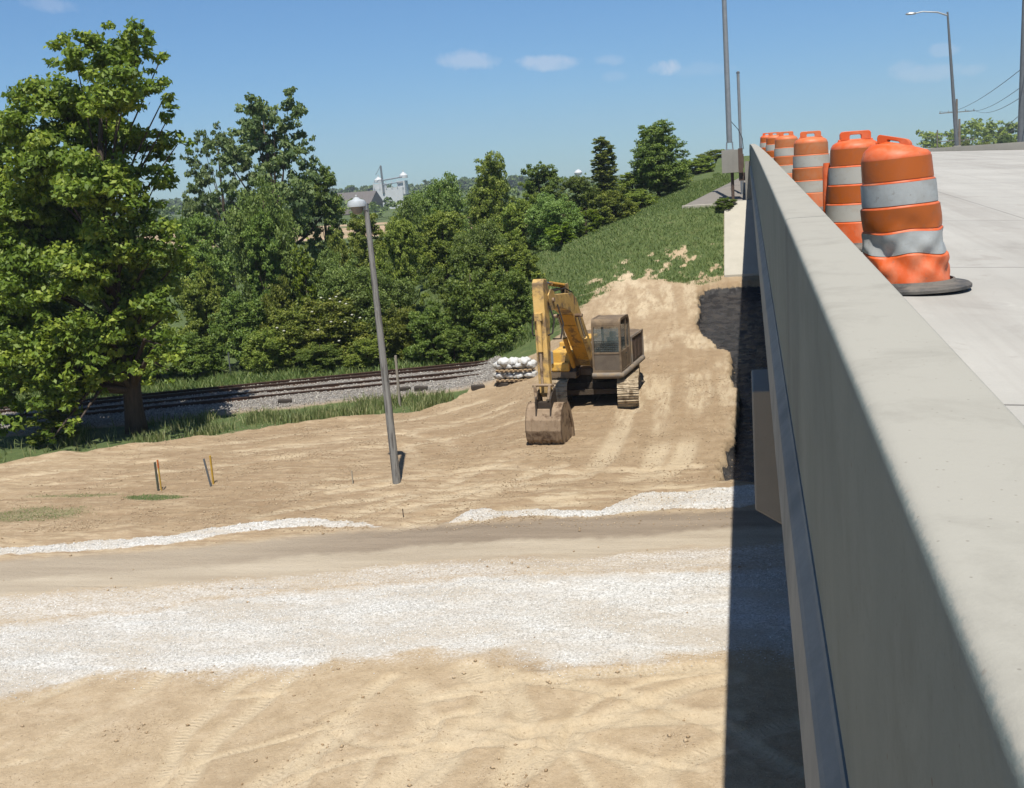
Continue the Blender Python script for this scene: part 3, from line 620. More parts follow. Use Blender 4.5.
# lamp standard on a cantilevered bracket
bx0=atY(721.5,150.5,66);bx1=atY(737.5,171.5,66)
lp=empty('street_lamp',(bx0[0]+.45,66.4,bx0[2]),0,'tall tapered steel lamp pole standing on a concrete box outside the parapet','street lamp')
cx,cz=bx0[0]+.25,bx0[2]
w=MB(); w.box2((-.46,-.4,-1.27),(.46,.4,0)); w.build('pedestal',CB,lp,bevel=.01)
w=MB(); w.box2((.465,-.38,-1.3),(.72,.38,.05)); w.box2((.465,-.2,-1.75),(1.2,.2,-1.3)); w.tube([(.1,0,-3.2),(.1,0,-1.275)],.09,10); w.build('side_bracket',BRN,lp)
w=MB(); w.box2((-.24,-.24,.0),(.24,.24,.04)); 
for a in (-.18,.18):
    for b in (-.18,.18): w.tube([(a,b,.02),(a*.85,b*.85,.45)],.035,8)
w.build('anchor_base',GAL,lp)
w=MB(); w.tube([(0,0,.4),(-.03,0,6),(-.08,0,14)],[.16,.14,.10],16); w.build('pole',GAL,lp,smooth=True)
w=MB(); w.tube([(-.08,0,13.9),(.6,0,14.4),(2.2,0,14.6)],[.04,.035,.03],10); w.build('arm',GAL,lp,smooth=True)
w=MB(); w.box((2.5,0,14.6),(.7,.28,.14)); w.build('lamp_head',GAL,lp,bevel=.04)
w=MB(); w.tube([(.1,0,1.6),(.5,-.05,1.1),(.72,-.05,.6),(.76,0,.0)],.02,6); w.build('cable',simple('black_cable',(.02,.02,.02)),lp)
# second plain post
a=atY(738,73,69);b=atY(742,176,69)
pp=empty('steel_post',(float(b[0]),69,6.6),0,'thin plain steel post just left of the end of the parapet','post')
h_=a[2]-pp.location.z; w=MB(); w.tube([(0,0,0),(a[0]-b[0],0,h_)],[.10,.085],12); w.build('shaft',GAL,pp,smooth=True)
w=MB(); w.lathe([(.1,0),(.1,.08),(.05,.13),(0,.14)],12,(a[0]-b[0],0,h_-.03)); w.build('cap',GALD,pp,smooth=True)
w=MB(); w.box((0.0,-.14,2.0),(.26,.14,.8)); w.build('junction_box',BRN,pp,bevel=.01)
# distant single-arm lamp beyond the road
def lamp_far(px0,py0,px1,py1,Y,arm,label,group,r=.16,sh=True):
    B=atY(px1,py1,Y);T=atY(px0,py0,Y); z0=float(zroad(B[0],Y))-.1 if B[0]<40 else hh(B[0],Y)
    e=empty('street_lamp' if sh else 'utility_pole',(B[0],Y,z0),0,label,'street lamp' if sh else 'utility pole',group)
    hgt=T[2]-z0; dx=T[0]-B[0]
    m=MB(); m.tube([(0,0,0),(dx*.5,0,hgt*.5),(dx,0,hgt)],[r,r*.75,r*.45],14); m.build('pole',GALD,e,smooth=True)
    if arm:
        m=MB(); m.tube([(dx,0,hgt-.25),(dx-arm*.3,0,hgt+.05),(dx-arm*.75,0,hgt+.2),(dx-arm,0,hgt+.12)],[.07,.06,.05,.05],10); m.build('arm',GAL,e,smooth=True)
        m=MB(); m.lathe([(0,-.09),(.12,-.07),(.17,0),(.12,.09),(0,.12)],16); 
        for i,v in enumerate(m.v): m.v[i]=(v[0]*2.6+dx-arm-.25,v[1],v[2]+hgt+.12)
        m.build('lamp_head',GAL,e,smooth=True)
        m=MB(); m.box2((-.28,-.28,0),(.28,.28,.25)); m.build('base',CB,e,bevel=.02)
    return e
lamp_far(947.5,12,957,149,95,2.4,'grey street lamp with one curved arm on the far side of the road',None)
e=lamp_far(1026,-60,1020.5,147,72,0,'stout grey steel pole cut by the right edge of the photo',None,.19,False); e['category']='pole'
# ------------------------------------------------------------------ utility poles and wires
WD=simple('weathered_timber',(.26,.22,.17),(.17,.14,.11),3,.85,0,.5,.01,stretch=(8,8,.6))
def upole(px,pt,pb,Y,label,arms=2,r=.14,aw=2.4):
    B=atY(px+ (pb-pt)*.02,pb,Y);T=atY(px,pt,Y); z0=hh(B[0],Y)-.2 
    e=empty('utility_pole',(B[0],Y,z0),0,label,'utility pole','utility poles beyond the road'); hgt=T[2]-z0
    m=MB(); m.tube([(0,0,0),(0,0,hgt)],[r,r*.65],10); m.build('shaft',WD,e,smooth=True)
    for k in range(arms):
        m=MB(); m.box((0,-.12,hgt-2.0-k*4.3),(aw*2,.10,.12)); m.build('crossarm',WD,e)
        for s in(-1,-.5,.5,1):
            m=MB(); m.lathe([(.05,0),(.08,.08),(.04,.16),(.07,.22),(.0,.26)],8,(s*aw*.95,-.12,hgt-1.93-k*4.3)); m.build('insulator',GAL,e)
    return e
u1=upole(955.5,99,150,190,'tallest far utility pole with two crossarms, just right of the curved-arm lamp',2,.24,2.6)
u2=upole(958.6,119,150,150,'shorter plain wooden pole beside the tall far utility pole',0,.20)
u3=upole(937,130,148,360,'small distant utility pole left of the curved-arm lamp',1,.3,3)
WIR=simple('wire_aluminium',(.10,.11,.12),rough=.6)
def wire(p0,p1,sag,r,label):
    pts=[]
    for i in range(25):
        t=i/24; p=Vector(p0).lerp(Vector(p1),t); p.z-=sag*4*t*(1-t); pts.append(p)
    m=MB(); m.tube(pts,r,5); o=m.build('power_line',WIR); tag(o,label,'power line','overhead wires at the right'); return o
ux,uy,uz=u1.location; ztop=atY(955.5,99,190)[2]
ends=[(1030,62,70),(1034,88,70),(1040,72,70),(1036,100,70),(1034,118,70)]
for i,(s,k) in enumerate(((-2.4,0),(2.4,0),(1.25,0),(2.4,1),(1.25,1))):
    p0=(ux+s,uy-.12,ztop-1.75-k*4.3); p1=atY(*ends[i]); wire(p0,tuple(p1),.9,.022,'thin overhead power line sagging from the tall far utility pole to the right edge')
# ------------------------------------------------------------------ yard lamp in the middle
b=ground_at(397,483); t_=atY(366,206,b.y)
yl=empty('yard_lamp',b-Vector((0,0,.15)),0,'weathered grey pole with a round yard light, planted in the graded dirt','yard lamp')
h_=t_[2]-b.z+.15; dx=t_[0]-b.x
GP=simple('weathered_grey_pole',(.36,.35,.32),(.24,.235,.22),2.2,.8,.0,.4,.01,dirt=(.12,.11,.10),dirt_amt=.35,stretch=(6,6,.35))
w=MB(); w.tube([(0,0,0),(dx*.5,0,h_*.5),(dx,0,h_)],[.125,.10,.070],16); w.build('pole',GP,yl,smooth=True)
w=MB(); w.tube([(dx,0,h_-.25),(dx-.06,-.05,h_+.02),(dx-.2,-.08,h_+.06)],[.045,.04,.035],10); w.box((dx+.0,-.02,h_-.02),(.13,.13,.18)); w.build('bracket',GAL,yl)
w=MB(); w.lathe([(0,.20),(.06,.20),(.10,.15),(.235,.10),(.27,.02),(.265,-.06),(.0,-.06)],28,(dx-.24,-.08,h_+.06)); w.build('lamp_housing',simple('pale_enamel',(.62,.66,.68),rough=.4),yl,smooth=True)
w=MB(); w.lathe([(.03,.16),(.035,.25),(0,.27)],12,(dx-.24,-.08,h_+.06)); w.build('photocell',simple('pale_plastic',(.6,.6,.58)),yl,smooth=True)
w=MB(); w.lathe([(.19,0),(.165,-.10),(.11,-.20),(.0,-.24)],28,(dx-.24,-.08,h_+.01)); w.build('lamp_bowl',simple('dusty_lens',(.34,.30,.25),rough=.3),yl,smooth=True)
# ------------------------------------------------------------------ stakes and posts
def stake(px,pb,pt,wd,mat,label,cat='survey stake',lean=0,cap=None,group=None,name='survey_stake'):
    b=ground_at(px,pb); T=atY(px-(pb-pt)*.07,pt,b.y); hgt=T[2]-b.z
    e=empty(name,b-Vector((0,0,.08)),0,label,cat,group)
    m=MB(); m.tube([(0,0,0),(lean*hgt,0,hgt+.06)],[wd*.72,wd*.68],4); m.build('shaft',mat,e)
    if cap: m=MB(); m.tube([(lean*hgt*.8,0,hgt*.82),(lean*hgt,0,hgt+.085)],[wd*.78,wd*.78],4); m.build('painted_top',cap,e)
    return e
YP=simple('yellow_stake_paint',(.66,.40,.05),(.55,.33,.05),6,.7); GRN=simple('green_steel',(.10,.14,.10),(.07,.09,.07),6,.6,dirt=(.14,.10,.07)); ORG=simple('orange_stake_paint',(.75,.20,.05),rough=.7)
stake(158.5,491,461.5,.05,GRN,'dark green steel post at the tip of the grass patch',cat='fence post',name='fence_post')
stake(161.5,491,460,.035,YP,'yellow stake with orange top tied against the green post',cap=ORG)
stake(211.5,487,458,.045,GALD,'dark leaning steel post left of the plain yellow stake',lean=-.16,cat='fence post',name='fence_post')
stake(213.5,484,455,.045,YP,'plain yellow wooden stake beside the leaning dark post')
stake(353,484,470,.03,simple('bleached_wood',(.5,.44,.34)),'short bleached wooden stake left of the yard lamp')
stake(403.5,518,508,.02,simple('dark_stick',(.10,.07,.05)),'tiny dark peg at the far edge of the haul road',cat='peg',name='wooden_peg')
e=stake(400,406,355,.085,simple('bleached_post',(.42,.37,.30),(.30,.26,.21),3,.85,stretch=(6,6,.5)),'bleached square wooden post in the weeds right of the yard lamp',cat='wooden post',name='wooden_post')
e=stake(231,376,352,.05,GALD,'thin grey post at the foot of the bushes behind the track',cat='post',name='metal_post')
# ------------------------------------------------------------------ railway
RST=simple('rusty_rail',(.15,.085,.055),(.09,.055,.04),5,.7,.3,.3); RTP=simple('polished_rail_head',(.34,.33,.32),rough=.35,metal=.8)
TIE=simple('creosote_timber',(.10,.08,.065),(.06,.05,.04),3,.9,0,.5,.01,stretch=(1,6,6))
c0=B_rail[0]-raild*3; ang=math.atan2(raild[1],raild[0]); L=float(np.linalg.norm(B_rail[-1]-c0))+4
rz_=.085
tr=empty('railway_track',(float(c0[0]),float(c0[1]),rz_),ang,'straight railway track of rusty rails on grey ballast','railway track')
def railmesh(y0):
    m=MB(); pr_=[(-.065,0),(.065,0),(.065,.012),(.012,.03),(.01,.12),(.036,.13),(.036,.165),(-.036,.165),(-.036,.13),(-.01,.12),(-.012,.03),(-.065,.012)]
    m.prism([(p[0]+y0,p[1]) for p in pr_],0,L,'x'); return m
for y0,nm in ((-.7525,'rail'),(.7525,'rail'),(-1.95,'spare_rail'),(1.55,'spare_rail')):
    o=railmesh(y0).build(nm,RST,tr)
    h=MB(); h.box2((0,y0-.022,.167),(L,y0+.022,.170)); 
    if nm=='rail': h.build('rail_head',RTP,o)
t0=MB(); t0.box2((-.11,-1.3,-.14),(.11,1.3,.002)); tie=t0.build('sleeper',TIE,tr,bevel=.008); tie.location=(.3,0,0)
n=int(L/.56)
for i in range(1,min(n,98)):
    c=tie.copy(); COL.objects.link(c); c.parent=tr; c.location=(.3+i*.56,random.uniform(-.04,.04),random.uniform(-.008,.0)); c.rotation_euler=(0,0,random.uniform(-.015,.015))
# old sleepers lying beside the track
for i,(px,py,a,lab) in enumerate(((478,389,.5,'dark old sleeper stub in the ballast under the sandbags, left one'),(503,386,-.3,'dark old sleeper stub in the ballast right under the sandbags'),(421,390,.2,'dark old sleeper stub in the ballast right of the wooden post'),(404,391,.7,'dark broken sleeper stub just beside the wooden post'),(285,403,.3,'dark timber scrap in the ballast, left of the yard lamp'))):
    b=ground_at(px,py); m=MB(); m.box((0,0,.05),(.55,.22,.2)); o=m.build('timber_scrap',TIE,None,bevel=.02); o.location=b; o.rotation_euler=(.1,.05,a); tag(o,lab,'timber','old timber scraps beside the track')
# bundled sandbags on timber beside the track
b=ground_at(516,381)
BAG=simple('white_woven_bag',(.80,.80,.78),(.68,.68,.66),7,.75,0,.6,.02,dirt=(.5,.45,.36),dirt_amt=.3)
def bag(px,py,pz,rz,lab,rs_):
    bm=bmesh.new(); bmesh.ops.create_cube(bm,size=1); bmesh.ops.subdivide_edges(bm,edges=bm.edges,cuts=6,use_grid_fill=True)
    for v in bm.verts:
        x,y,z_=v.co; r=1-.55*(abs(x*2)**4)*.6
        v.co=Vector((x*.60,y*.44*(1-.25*(2*abs(x))**3),z_*.20*(1-.75*(2*abs(x))**3)*(1-.55*(2*abs(y))**3)+.018*math.sin(9*x+rs_)+.012*math.sin(13*y+rs_*2)))
    me=bpy.data.meshes.new('sandbag'); bm.to_mesh(me); bm.free(); me.materials.append(BAG); me.shade_smooth()
    o=bpy.data.objects.new('sandbag',me); COL.objects.link(o); o.location=b+Vector((px,py,pz)); o.scale=(1.05,1.1,1.6); o.rotation_euler=(random.uniform(-.08,.08),random.uniform(-.06,.06),rz); tag(o,lab,'sandbag','white sandbags stacked by the track'); return o
k=0
names=['left end','second from the left','second from the right','right end']
for lay,(zz,nb) in enumerate(((.26,4),(.66,4),(.80,3))):
    for i in range(nb):
        nm=(names if nb==4 else ['left end','middle','right end'])[i]
        bag(-.63+i*.42+(.2 if nb==3 else 0),random.uniform(-.05,.05),zz,1.25+random.uniform(-.25,.25),'white sandbag at the %s of the %s layer beside the track'%(nm,['lowest','middle','topmost'][lay]),k*1.7); k+=1
for i,(zz,lab) in enumerate(((.06,'low brown timber pallet under the lowest sandbags'),(.46,'brown timber pallet between lower and upper sandbags'))):
    pe=empty('timber_pallet',b+Vector((0,0,zz)),0,lab,'pallet','pallets under the sandbags'); W=simple('pallet_wood',(.55,.40,.24),(.4,.28,.16),4,.85,stretch=(1,6,6))
    for yy in(-.4,0,.4): m=MB(); m.box((0,yy*.8,0),(1.5,.09,.07)); m.build('bearer',W,pe)
    for j in range(8): m=MB(); m.box((-.68+j*.194,0,.047),(.12,.8,.02)); m.build('board',W,pe)
# ------------------------------------------------------------------ excavator (local -Y is forward, +X towards the cab)
YEL=simple('faded_yellow_paint',(.80,.54,.20),(.66,.41,.11),2.5,.55,.0,.25,.008,dirt=(.26,.18,.10),dirt_scale=2.2,dirt_amt=.45)
YEL2=simple('bright_yellow_paint',(.88,.54,.12),(.78,.44,.08),3,.5,.0,.2,.006,dirt=(.33,.22,.11),dirt_scale=3,dirt_amt=.3)
YOR=simple('orange_yellow_paint',(.72,.38,.05),(.6,.3,.035),3,.5,.0,.2,.006,dirt=(.22,.13,.06),dirt_scale=3,dirt_amt=.3)
BRNP=simple('dusty_brown_paint',(.25,.185,.12),(.16,.115,.075),4,.7,.0,.3,.006,dirt=(.30,.22,.14),dirt_scale=3,dirt_amt=.35)
PLAT=simple('worn_platform_steel',(.30,.26,.215),(.22,.185,.15),3,.7,.1,.3,.006,dirt=(.36,.27,.17),dirt_amt=.4)
STL=simple('muddy_steel',(.44,.325,.215),(.33,.235,.15),5,.75,.15,.5,.012,dirt=(.16,.10,.06),dirt_amt=.35)
SHOE=simple('track_shoe_steel',(.70,.58,.41),(.56,.45,.30),4,.8,.1,.4,.01,dirt=(.24,.17,.10),dirt_amt=.3)
BLK=simple('greasy_black',(.022,.02,.018),(.04,.032,.025),5,.6)
CHR=simple('cylinder_rod',(.5,.5,.5),rough=.25,metal=.9)
def glassm():
    m,nt=newmat('cab_glass'); g=NG(nt); b=g.n('ShaderNodeBsdfPrincipled'); b.inputs['Base Color'].default_value=(.10,.13,.13,1); b.inputs['Roughness'].default_value=.06; b.inputs['Alpha'].default_value=.5
    b.inputs['Specular IOR Level'].default_value=.8; g.out(b.outputs[0]); return m
GL=glassm()
EC=(-5.68,40.3); ez=hh(-5.68,39.6)+.03
ex=empty('excavator',(EC[0],EC[1],ez),-R(6.6),'yellow and brown tracked excavator with its boom folded down and bucket on the dirt','excavator')
und=R(11.)
# undercarriage keeps its own heading
def uM(x=0): return Matrix.Rotation(und,4,'Z')@Matrix.Translation((x,0,0))
def stadium(L_,r,n=10):
    pts=[]
    for k in range(n+1): a=-math.pi/2+math.pi*k/n; pts.append((L_/2+r*math.cos(a),r+r*math.sin(a)))
    for k in range(n+1): a=math.pi/2+math.pi*k/n; pts.append((-L_/2+r*math.cos(a),r+r*math.sin(a)))
    return pts
for sx in (-1.25,1.25):
    m=MB(uM(sx)); out_=stadium(2.95,.46); inn=[(p[0]*.975,(p[1]-.46)*.86+.46) for p in out_]
    n=len(out_); vs=[(-.33,*p) for p in out_]+[(.33,*p) for p in out_]+[(-.33,*p) for p in inn]+[(.33,*p) for p in inn]; fs=[]
    for i in range(n):
        j=(i+1)%n; fs+=[(i,j,n+j,n+i),(2*n+i,3*n+i,3*n+j,2*n+j),(i,2*n+i,2*n+j,j),(n+i,n+j,3*n+j,3*n+i)]
    m.add(vs,fs)
    # shoes with raised grousers round the loop
    per=[];acc=0
    P=[Vector((0,*p)) for p in out_]+[Vector((0,*out_[0]))]
    tot=sum((P[i+1]-P[i]).length for i in range(n)); ns=46
    for q in range(ns):
        d=tot*q/ns; i=0
        while d>(P[i+1]-P[i]).length: d-=(P[i+1]-P[i]).length; i+=1
        t=(P[i+1]-P[i]).normalized(); c=P[i]+t*d; nrm=Vector((0,t.z,-t.y))
        if nrm.dot(c-Vector((0,0,.46)))<0: nrm=-nrm
        rot=Matrix((Vector((1,0,0)),t,nrm)).transposed()
        m.box(c+nrm*.012,(.74,tot/ns*.86,.03),rot.to_3x3()); m.box(c+nrm*.04-t*.05,(.74,.016,.04),rot.to_3x3()); m.box(c+nrm*.035+t*.02,(.70,.012,.025),rot.to_3x3())
        m.box(c+nrm*.03-t*.0,(.07,.10,.03),rot.to_3x3())
    m.build('crawler_track',SHOE,ex)
    f=MB(uM(sx)); f.box2((-.2,-1.3,.18),(.2,1.3,.62))
    for yy in (-1.475,1.475):
        f.tube([(-.24,yy,.46),(.24,yy,.46)],.36,20)
    for yy in np.linspace(-1.05,1.05,7): f.tube([(-.25,yy,.16),(.25,yy,.16)],.10,12)
    f.build('track_frame',BLK if 0 else simple('dark_running_gear',(.10,.075,.05),(.06,.045,.03),4,.8),ex)
m=MB(uM()); m.box2((-1.1,-.75,.42),(1.1,.75,.75)); m.box2((-1.1,-1.2,.40),(1.1,-.95,.58)); m.lathe([(.62,.75),(.62,.98),(.55,1.02)],28); m.build('undercarriage',simple('dark_running_gear',(.1,.075,.05)),ex)
# revolving platform
m=MB(); m.box2((-1.30,-1.35,1.02),(-.32,2.2,1.26)); m.box2((-.32,-.7,1.02),(.32,2.2,1.26)); m.box2((.34,-1.5,1.02),(1.33,2.2,1.22)); m.build('platform',BRNP,ex,bevel=.02)
m=MB(); m.tube([(.36,-1.60,1.16),(1.25,-1.60,1.16),(1.38,-1.5,1.16),(1.40,-1.3,1.16),(1.40,2.0,1.18)],.10,10); m.build('edge_rail',PLAT,ex,smooth=True)
# counterweight
cwp=[(-1.32,2.15),(-1.32,2.6),(-1.1,2.95),(-.5,3.15),(.5,3.15),(1.1,2.95),(1.32,2.6),(1.32,2.15)]
m=MB(); m.prism(cwp,1.0,2.15,'z'); m.build('counterweight',BRNP,ex,bevel=.06)
# engine hood and side boxes
m=MB(); m.box2((-.30,.3,1.26),(1.30,2.14,2.02)); m.build('engine_hood',BRNP,ex,bevel=.04)
m=MB(); m.box2((.62,.18,1.25),(1.36,2.10,2.16)); m.build('side_cabinet',BRNP,ex,bevel=.02)
m=MB(); m.tube([(.55,.14,2.2),(1.38,.14,2.24),(1.40,2.1,2.24)],.03,8); m.tube([(1.40,.14,1.25),(1.40,.14,2.25)],.035,8); m.tube([(1.40,2.1,1.25),(1.40,2.1,2.25)],.035,8)
m.build('grab_rail',PLAT,ex)
for yy in (.5,1.1,1.7):
    d=MB(); d.box2((1.362,yy-.26,1.32),(1.385,yy+.26,2.08)); 
    for q in range(6): d.box2((1.385,yy-.2,1.42+q*.1),(1.40,yy+.2,1.45+q*.1))
    d.build('cabinet_door',BRN,ex,bevel=.006)
m=MB(); m.box2((-1.30,.1,1.26),(-.34,2.14,2.12)); m.build('pump_cabinet',YEL2,ex,bevel=.04)
m=MB(); m.box2((-1.28,-1.10,1.27),(-.44,.06,1.98)); m.build('fuel_tank',YEL2,ex,bevel=.07)
m=MB(); m.box2((-1.22,-1.38,1.27),(-.55,-1.17,1.58)); m.build('tool_box',YEL2,ex,bevel=.05)
m=MB(); m.tube([(-.9,-.5,1.98),(-.9,-.5,2.05)],.09,14); m.build('filler_cap',BLK,ex)
m=MB(); m.tube([(-.75,1.2,2.12),(-.75,1.2,2.6),(-.75,1.35,2.7)],.055,12); m.build('exhaust_pipe',simple('rusty_exhaust',(.16,.09,.06)),ex,smooth=True)
m=MB(); m.tube([(-1.28,-1.40,1.2),(-1.31,-1.42,1.5),(-1.31,-1.42,2.25)],.022,8); m.build('mirror_arm',GALD,ex)
m=MB(); m.box((-1.22,-1.44,1.80),(.24,.03,.44)); m.build('mirror',GAL,ex,bevel=.01)
# cab
cx0,cx1=.36,1.40; cy0,cy1=-1.55,-.02; zb0,zb1=1.24,3.14
def cabprof(off=0): # side profile y,z with rounded roof
    pts=[(cy0+off,zb0+off),(cy0+off,2.1),(cy0+.06+off,2.95)]
    for k in range(6): a=math.pi-k*math.pi/10; pts.append((cy0+.22+.16*math.cos(a)+off,2.95+(.19-off)*math.sin(a)))
    for k in range(6): a=math.pi/2-k*math.pi/10; pts.append((cy1-.32+(.32-off)*math.cos(a),2.80+(.34-off)*math.sin(a)))
    pts.append((cy1-off,zb0+off)); return pts
def frame_side(x0,x1,name):
    o=cabprof(0); i=cabprof(.085); n=len(o); vs=[];fs=[]
    for x_ in (x0,x1):
        vs+=[(x_,*p) for p in o]+[(x_,*p) for p in i]
    for a in range(n):
        b=(a+1)%n; fs+=[(a,b,n+b,n+a),(2*n+a,3*n+a,3*n+b,2*n+b),(a,2*n+a,2*n+b,b),(n+a,n+b,3*n+b,3*n+a)]
    return vs,fs
m=MB()
for a,b in ((cx0,cx0+.07),(cx1-.07,cx1)): m.add(*frame_side(a,b,''))
# roof skin, front cross bars, rear, floor, lower front panel
cp=cabprof(.0)
roof=cp[2:15]
for i in range(len(roof)-1):
    (y0,z0),(y1,z1)=roof[i],roof[i+1]; m.add([(cx0+.071,y0,z0-.012),(cx1-.071,y0,z0-.012),(cx1-.071,y1,z1-.012),(cx0+.071,y1,z1-.012),(cx0+.071,y0,z0-.05),(cx1-.071,y0,z0-.05),(cx1-.071,y1,z1-.05),(cx0+.071,y1,z1-.05)],[(0,1,2,3),(4,7,6,5),(0,4,5,1),(2,6,7,3)])
m.box2((cx0+.071,cy0+.005,zb0),(cx1-.071,cy0+.07,zb0+.09)); m.box2((cx0+.071,cy0+.004,1.90),(cx1-.071,cy0+.06,1.97)); m.box2((cx0+.071,cy0+.04,2.86),(cx1-.071,cy0+.11,2.94))
m.box2((cx0+.071,cy0+.09,zb0+.01),(cx1-.071,cy1-.02,zb0+.05)); m.box2((cx1-.065,-.62,zb0+.05),(cx1-.005,-.56,3.04))
m.build('cab_frame',BRNP,ex,bevel=.012)
m=MB(); m.box2((cx0+.075,cy0+.02,zb0+.092),(cx1-.075,cy0+.045,1.897)); m.build('front_panel',simple('dusty_lower_panel',(.20,.165,.125),(.14,.11,.085),3,.6),ex)
m=MB(); m.add([(cx0+.075,cy0+.028,1.972),(cx1-.075,cy0+.028,1.972),(cx1-.075,cy0+.075,2.858),(cx0+.075,cy0+.075,2.858),(cx0+.075,cy0+.034,1.972),(cx1-.075,cy0+.034,1.972),(cx1-.075,cy0+.081,2.858),(cx0+.075,cy0+.081,2.858)],[(0,1,2,3),(4,7,6,5),(0,4,5,1),(1,5,6,2),(2,6,7,3),(3,7,4,0)]); m.build('windscreen',GL,ex)
# guard mesh on lower half of the windscreen
m=MB()
for i in range(12): x_=cx0+.1+i*.065; m.box2((x_,cy0+.0,1.98),(x_+.01,cy0+.01,2.38))
for i in range(6): m.box2((cx0+.09,cy0-.006,2.0+i*.07),(cx1-.09,cy0+.002,2.012+i*.07))
m.build('window_guard',BLK,ex)
m=MB(); m.box2((cx1-.045,cy0+.10,1.98),(cx1-.038,-.64,2.9)); m.build('door_window',GL,ex)
m=MB(); m.box2((cx1-.045,-.545,1.98),(cx1-.038,cy1-.10,2.85)); m.build('rear_side_window',GL,ex)
dr=MB(); dr.box2((cx1-.05,cy0+.10,zb0+.1),(cx1-.012,-.64,1.97)); dr=dr.build('cab_door',BRNP,ex,bevel=.01)
q=MB(); q.box2((cx1-.010,-.82,1.8),(cx1+.02,-.70,1.84)); q.build('door_handle',BLK,dr)
m=MB(); m.box2((cx1-.045,-.545,zb0+.1),(cx1-.015,cy1-.09,1.97)); m.build('cab_side_panel',BRNP,ex)
m=MB(); m.box2((cx0+.075,cy1-.045,zb0+.1),(cx1-.075,cy1-.02,2.1)); m.build('cab_rear_panel',BRNP,ex)
m=MB(); m.box2((cx0+.015,cy0+.1,zb0+.1),(cx0+.045,cy1-.1,2.0)); m.build('cab_inner_panel',BRNP,ex)
st=MB(); st.box2((.62,-.95,1.62),(1.14,-.45,1.75)); st.box2((.64,-.50,1.7),(1.12,-.38,2.35)); st.box2((.75,-.49,2.35),(1.0,-.40,2.55)); st.box2((.7,-.85,1.29),(1.06,-.5,1.62)); st.build('seat',BLK,ex,bevel=.03)
st=MB(); st.tube([(.62,-1.2,1.3),(.62,-1.15,2.05)],.02,8); st.tube([(1.14,-1.2,1.3),(1.14,-1.15,2.05)],.02,8); st.build('control_levers',BLK,ex)
# boom
BM=Matrix(((1,0,-.045,.045*1.2),(0,1,0,0),(0,0,.875,1.3*.125),(0,0,0,1)))
bo=[(-.35,1.42),(-.30,1.72),(-.62,2.15),(-1.75,3.85),(-2.05,4.35),(-2.55,4.62),(-3.15,4.68),(-4.95,4.86),(-5.16,4.72),(-5.12,4.50),(-3.9,4.22),(-3.15,4.02),(-2.70,3.80),(-2.45,3.35),(-1.1,1.75),(-.75,1.38)]
bcx=-.05
m=MB(BM); m.prism(bo,bcx-.24,bcx+.24,'x'); m.build('boom',YEL,ex,bevel=.02)
m=MB(BM); m.prism([(-2.47,3.30),(-1.13,1.71),(-1.10,1.735),(-2.44,3.335)],bcx-.245,bcx+.245); m.prism([(-2.72,3.79),(-2.47,3.33),(-2.44,3.345),(-2.69,3.81)],bcx-.245,bcx+.245); m.build('boom_underside',YOR,ex)
for s in (-1,1):
    m=MB(BM); m.tube([(bcx+s*.36,-1.15,1.28),(bcx+s*.36,-1.95,2.75)],.085,14); c=m.build('boom_cylinder',YOR if s<0 else YEL,ex,smooth=True)
    m=MB(BM); m.tube([(bcx+s*.36,-1.95,2.75),(bcx+s*.36,-2.45,3.70)],.045,12); m.build('rod',CHR,c,smooth=True)
    m=MB(BM); m.box2((bcx+s*.27,-1.3,1.05),(bcx+s*.45,-1.0,1.42)); m.build('cylinder_bracket',BLK,ex)
m=MB(BM); m.tube([(bcx-.5,-2.47,3.72),(bcx+.5,-2.47,3.72)],.07,14); m.tube([(bcx-.34,-5.0,4.68),(bcx+.34,-5.0,4.68)],.085,14); m.build('pivot_pins',STL,ex,smooth=True)
for s in (-.13,0,.13):
    m=MB(BM); m.tube([(bcx+s,-.55,2.2),(bcx+s,-1.72,3.98),(bcx+s,-2.2,4.62),(bcx+s,-3.0,4.86),(bcx+s+.1,-4.6,4.95)],.026,6); m.build('hydraulic_hose',BLK,ex,smooth=True)
m=MB(BM); m.box2((bcx-.09,-2.75,4.5),(bcx-.04,-2.35,4.98)); m.box2((bcx+.04,-2.75,4.5),(bcx+.09,-2.35,4.98)); m.build('cylinder_lug',YEL,ex)
m=MB(BM); m.tube([(bcx,-2.55,4.90),(bcx,-4.15,5.18)],.088,14); c=m.build('stick_cylinder',YOR,ex,smooth=True)
m=MB(BM); m.tube([(bcx,-4.15,5.18),(bcx,-5.30,5.38)],.045,12); m.build('rod',CHR,c,smooth=True)
# stick
sk=[(-5.12,5.46),(-5.40,5.50),(-5.58,5.36),(-5.66,4.75),(-5.98,2.2),(-6.06,1.42),(-5.96,1.28),(-5.80,1.34),(-5.72,2.1),(-5.16,4.35),(-4.86,4.60),(-4.88,4.84)]
sx0=-.30
m=MB(BM); m.prism(sk,bcx-.185,bcx+.185,'x'); m.build('stick',YEL,ex,bevel=.025)
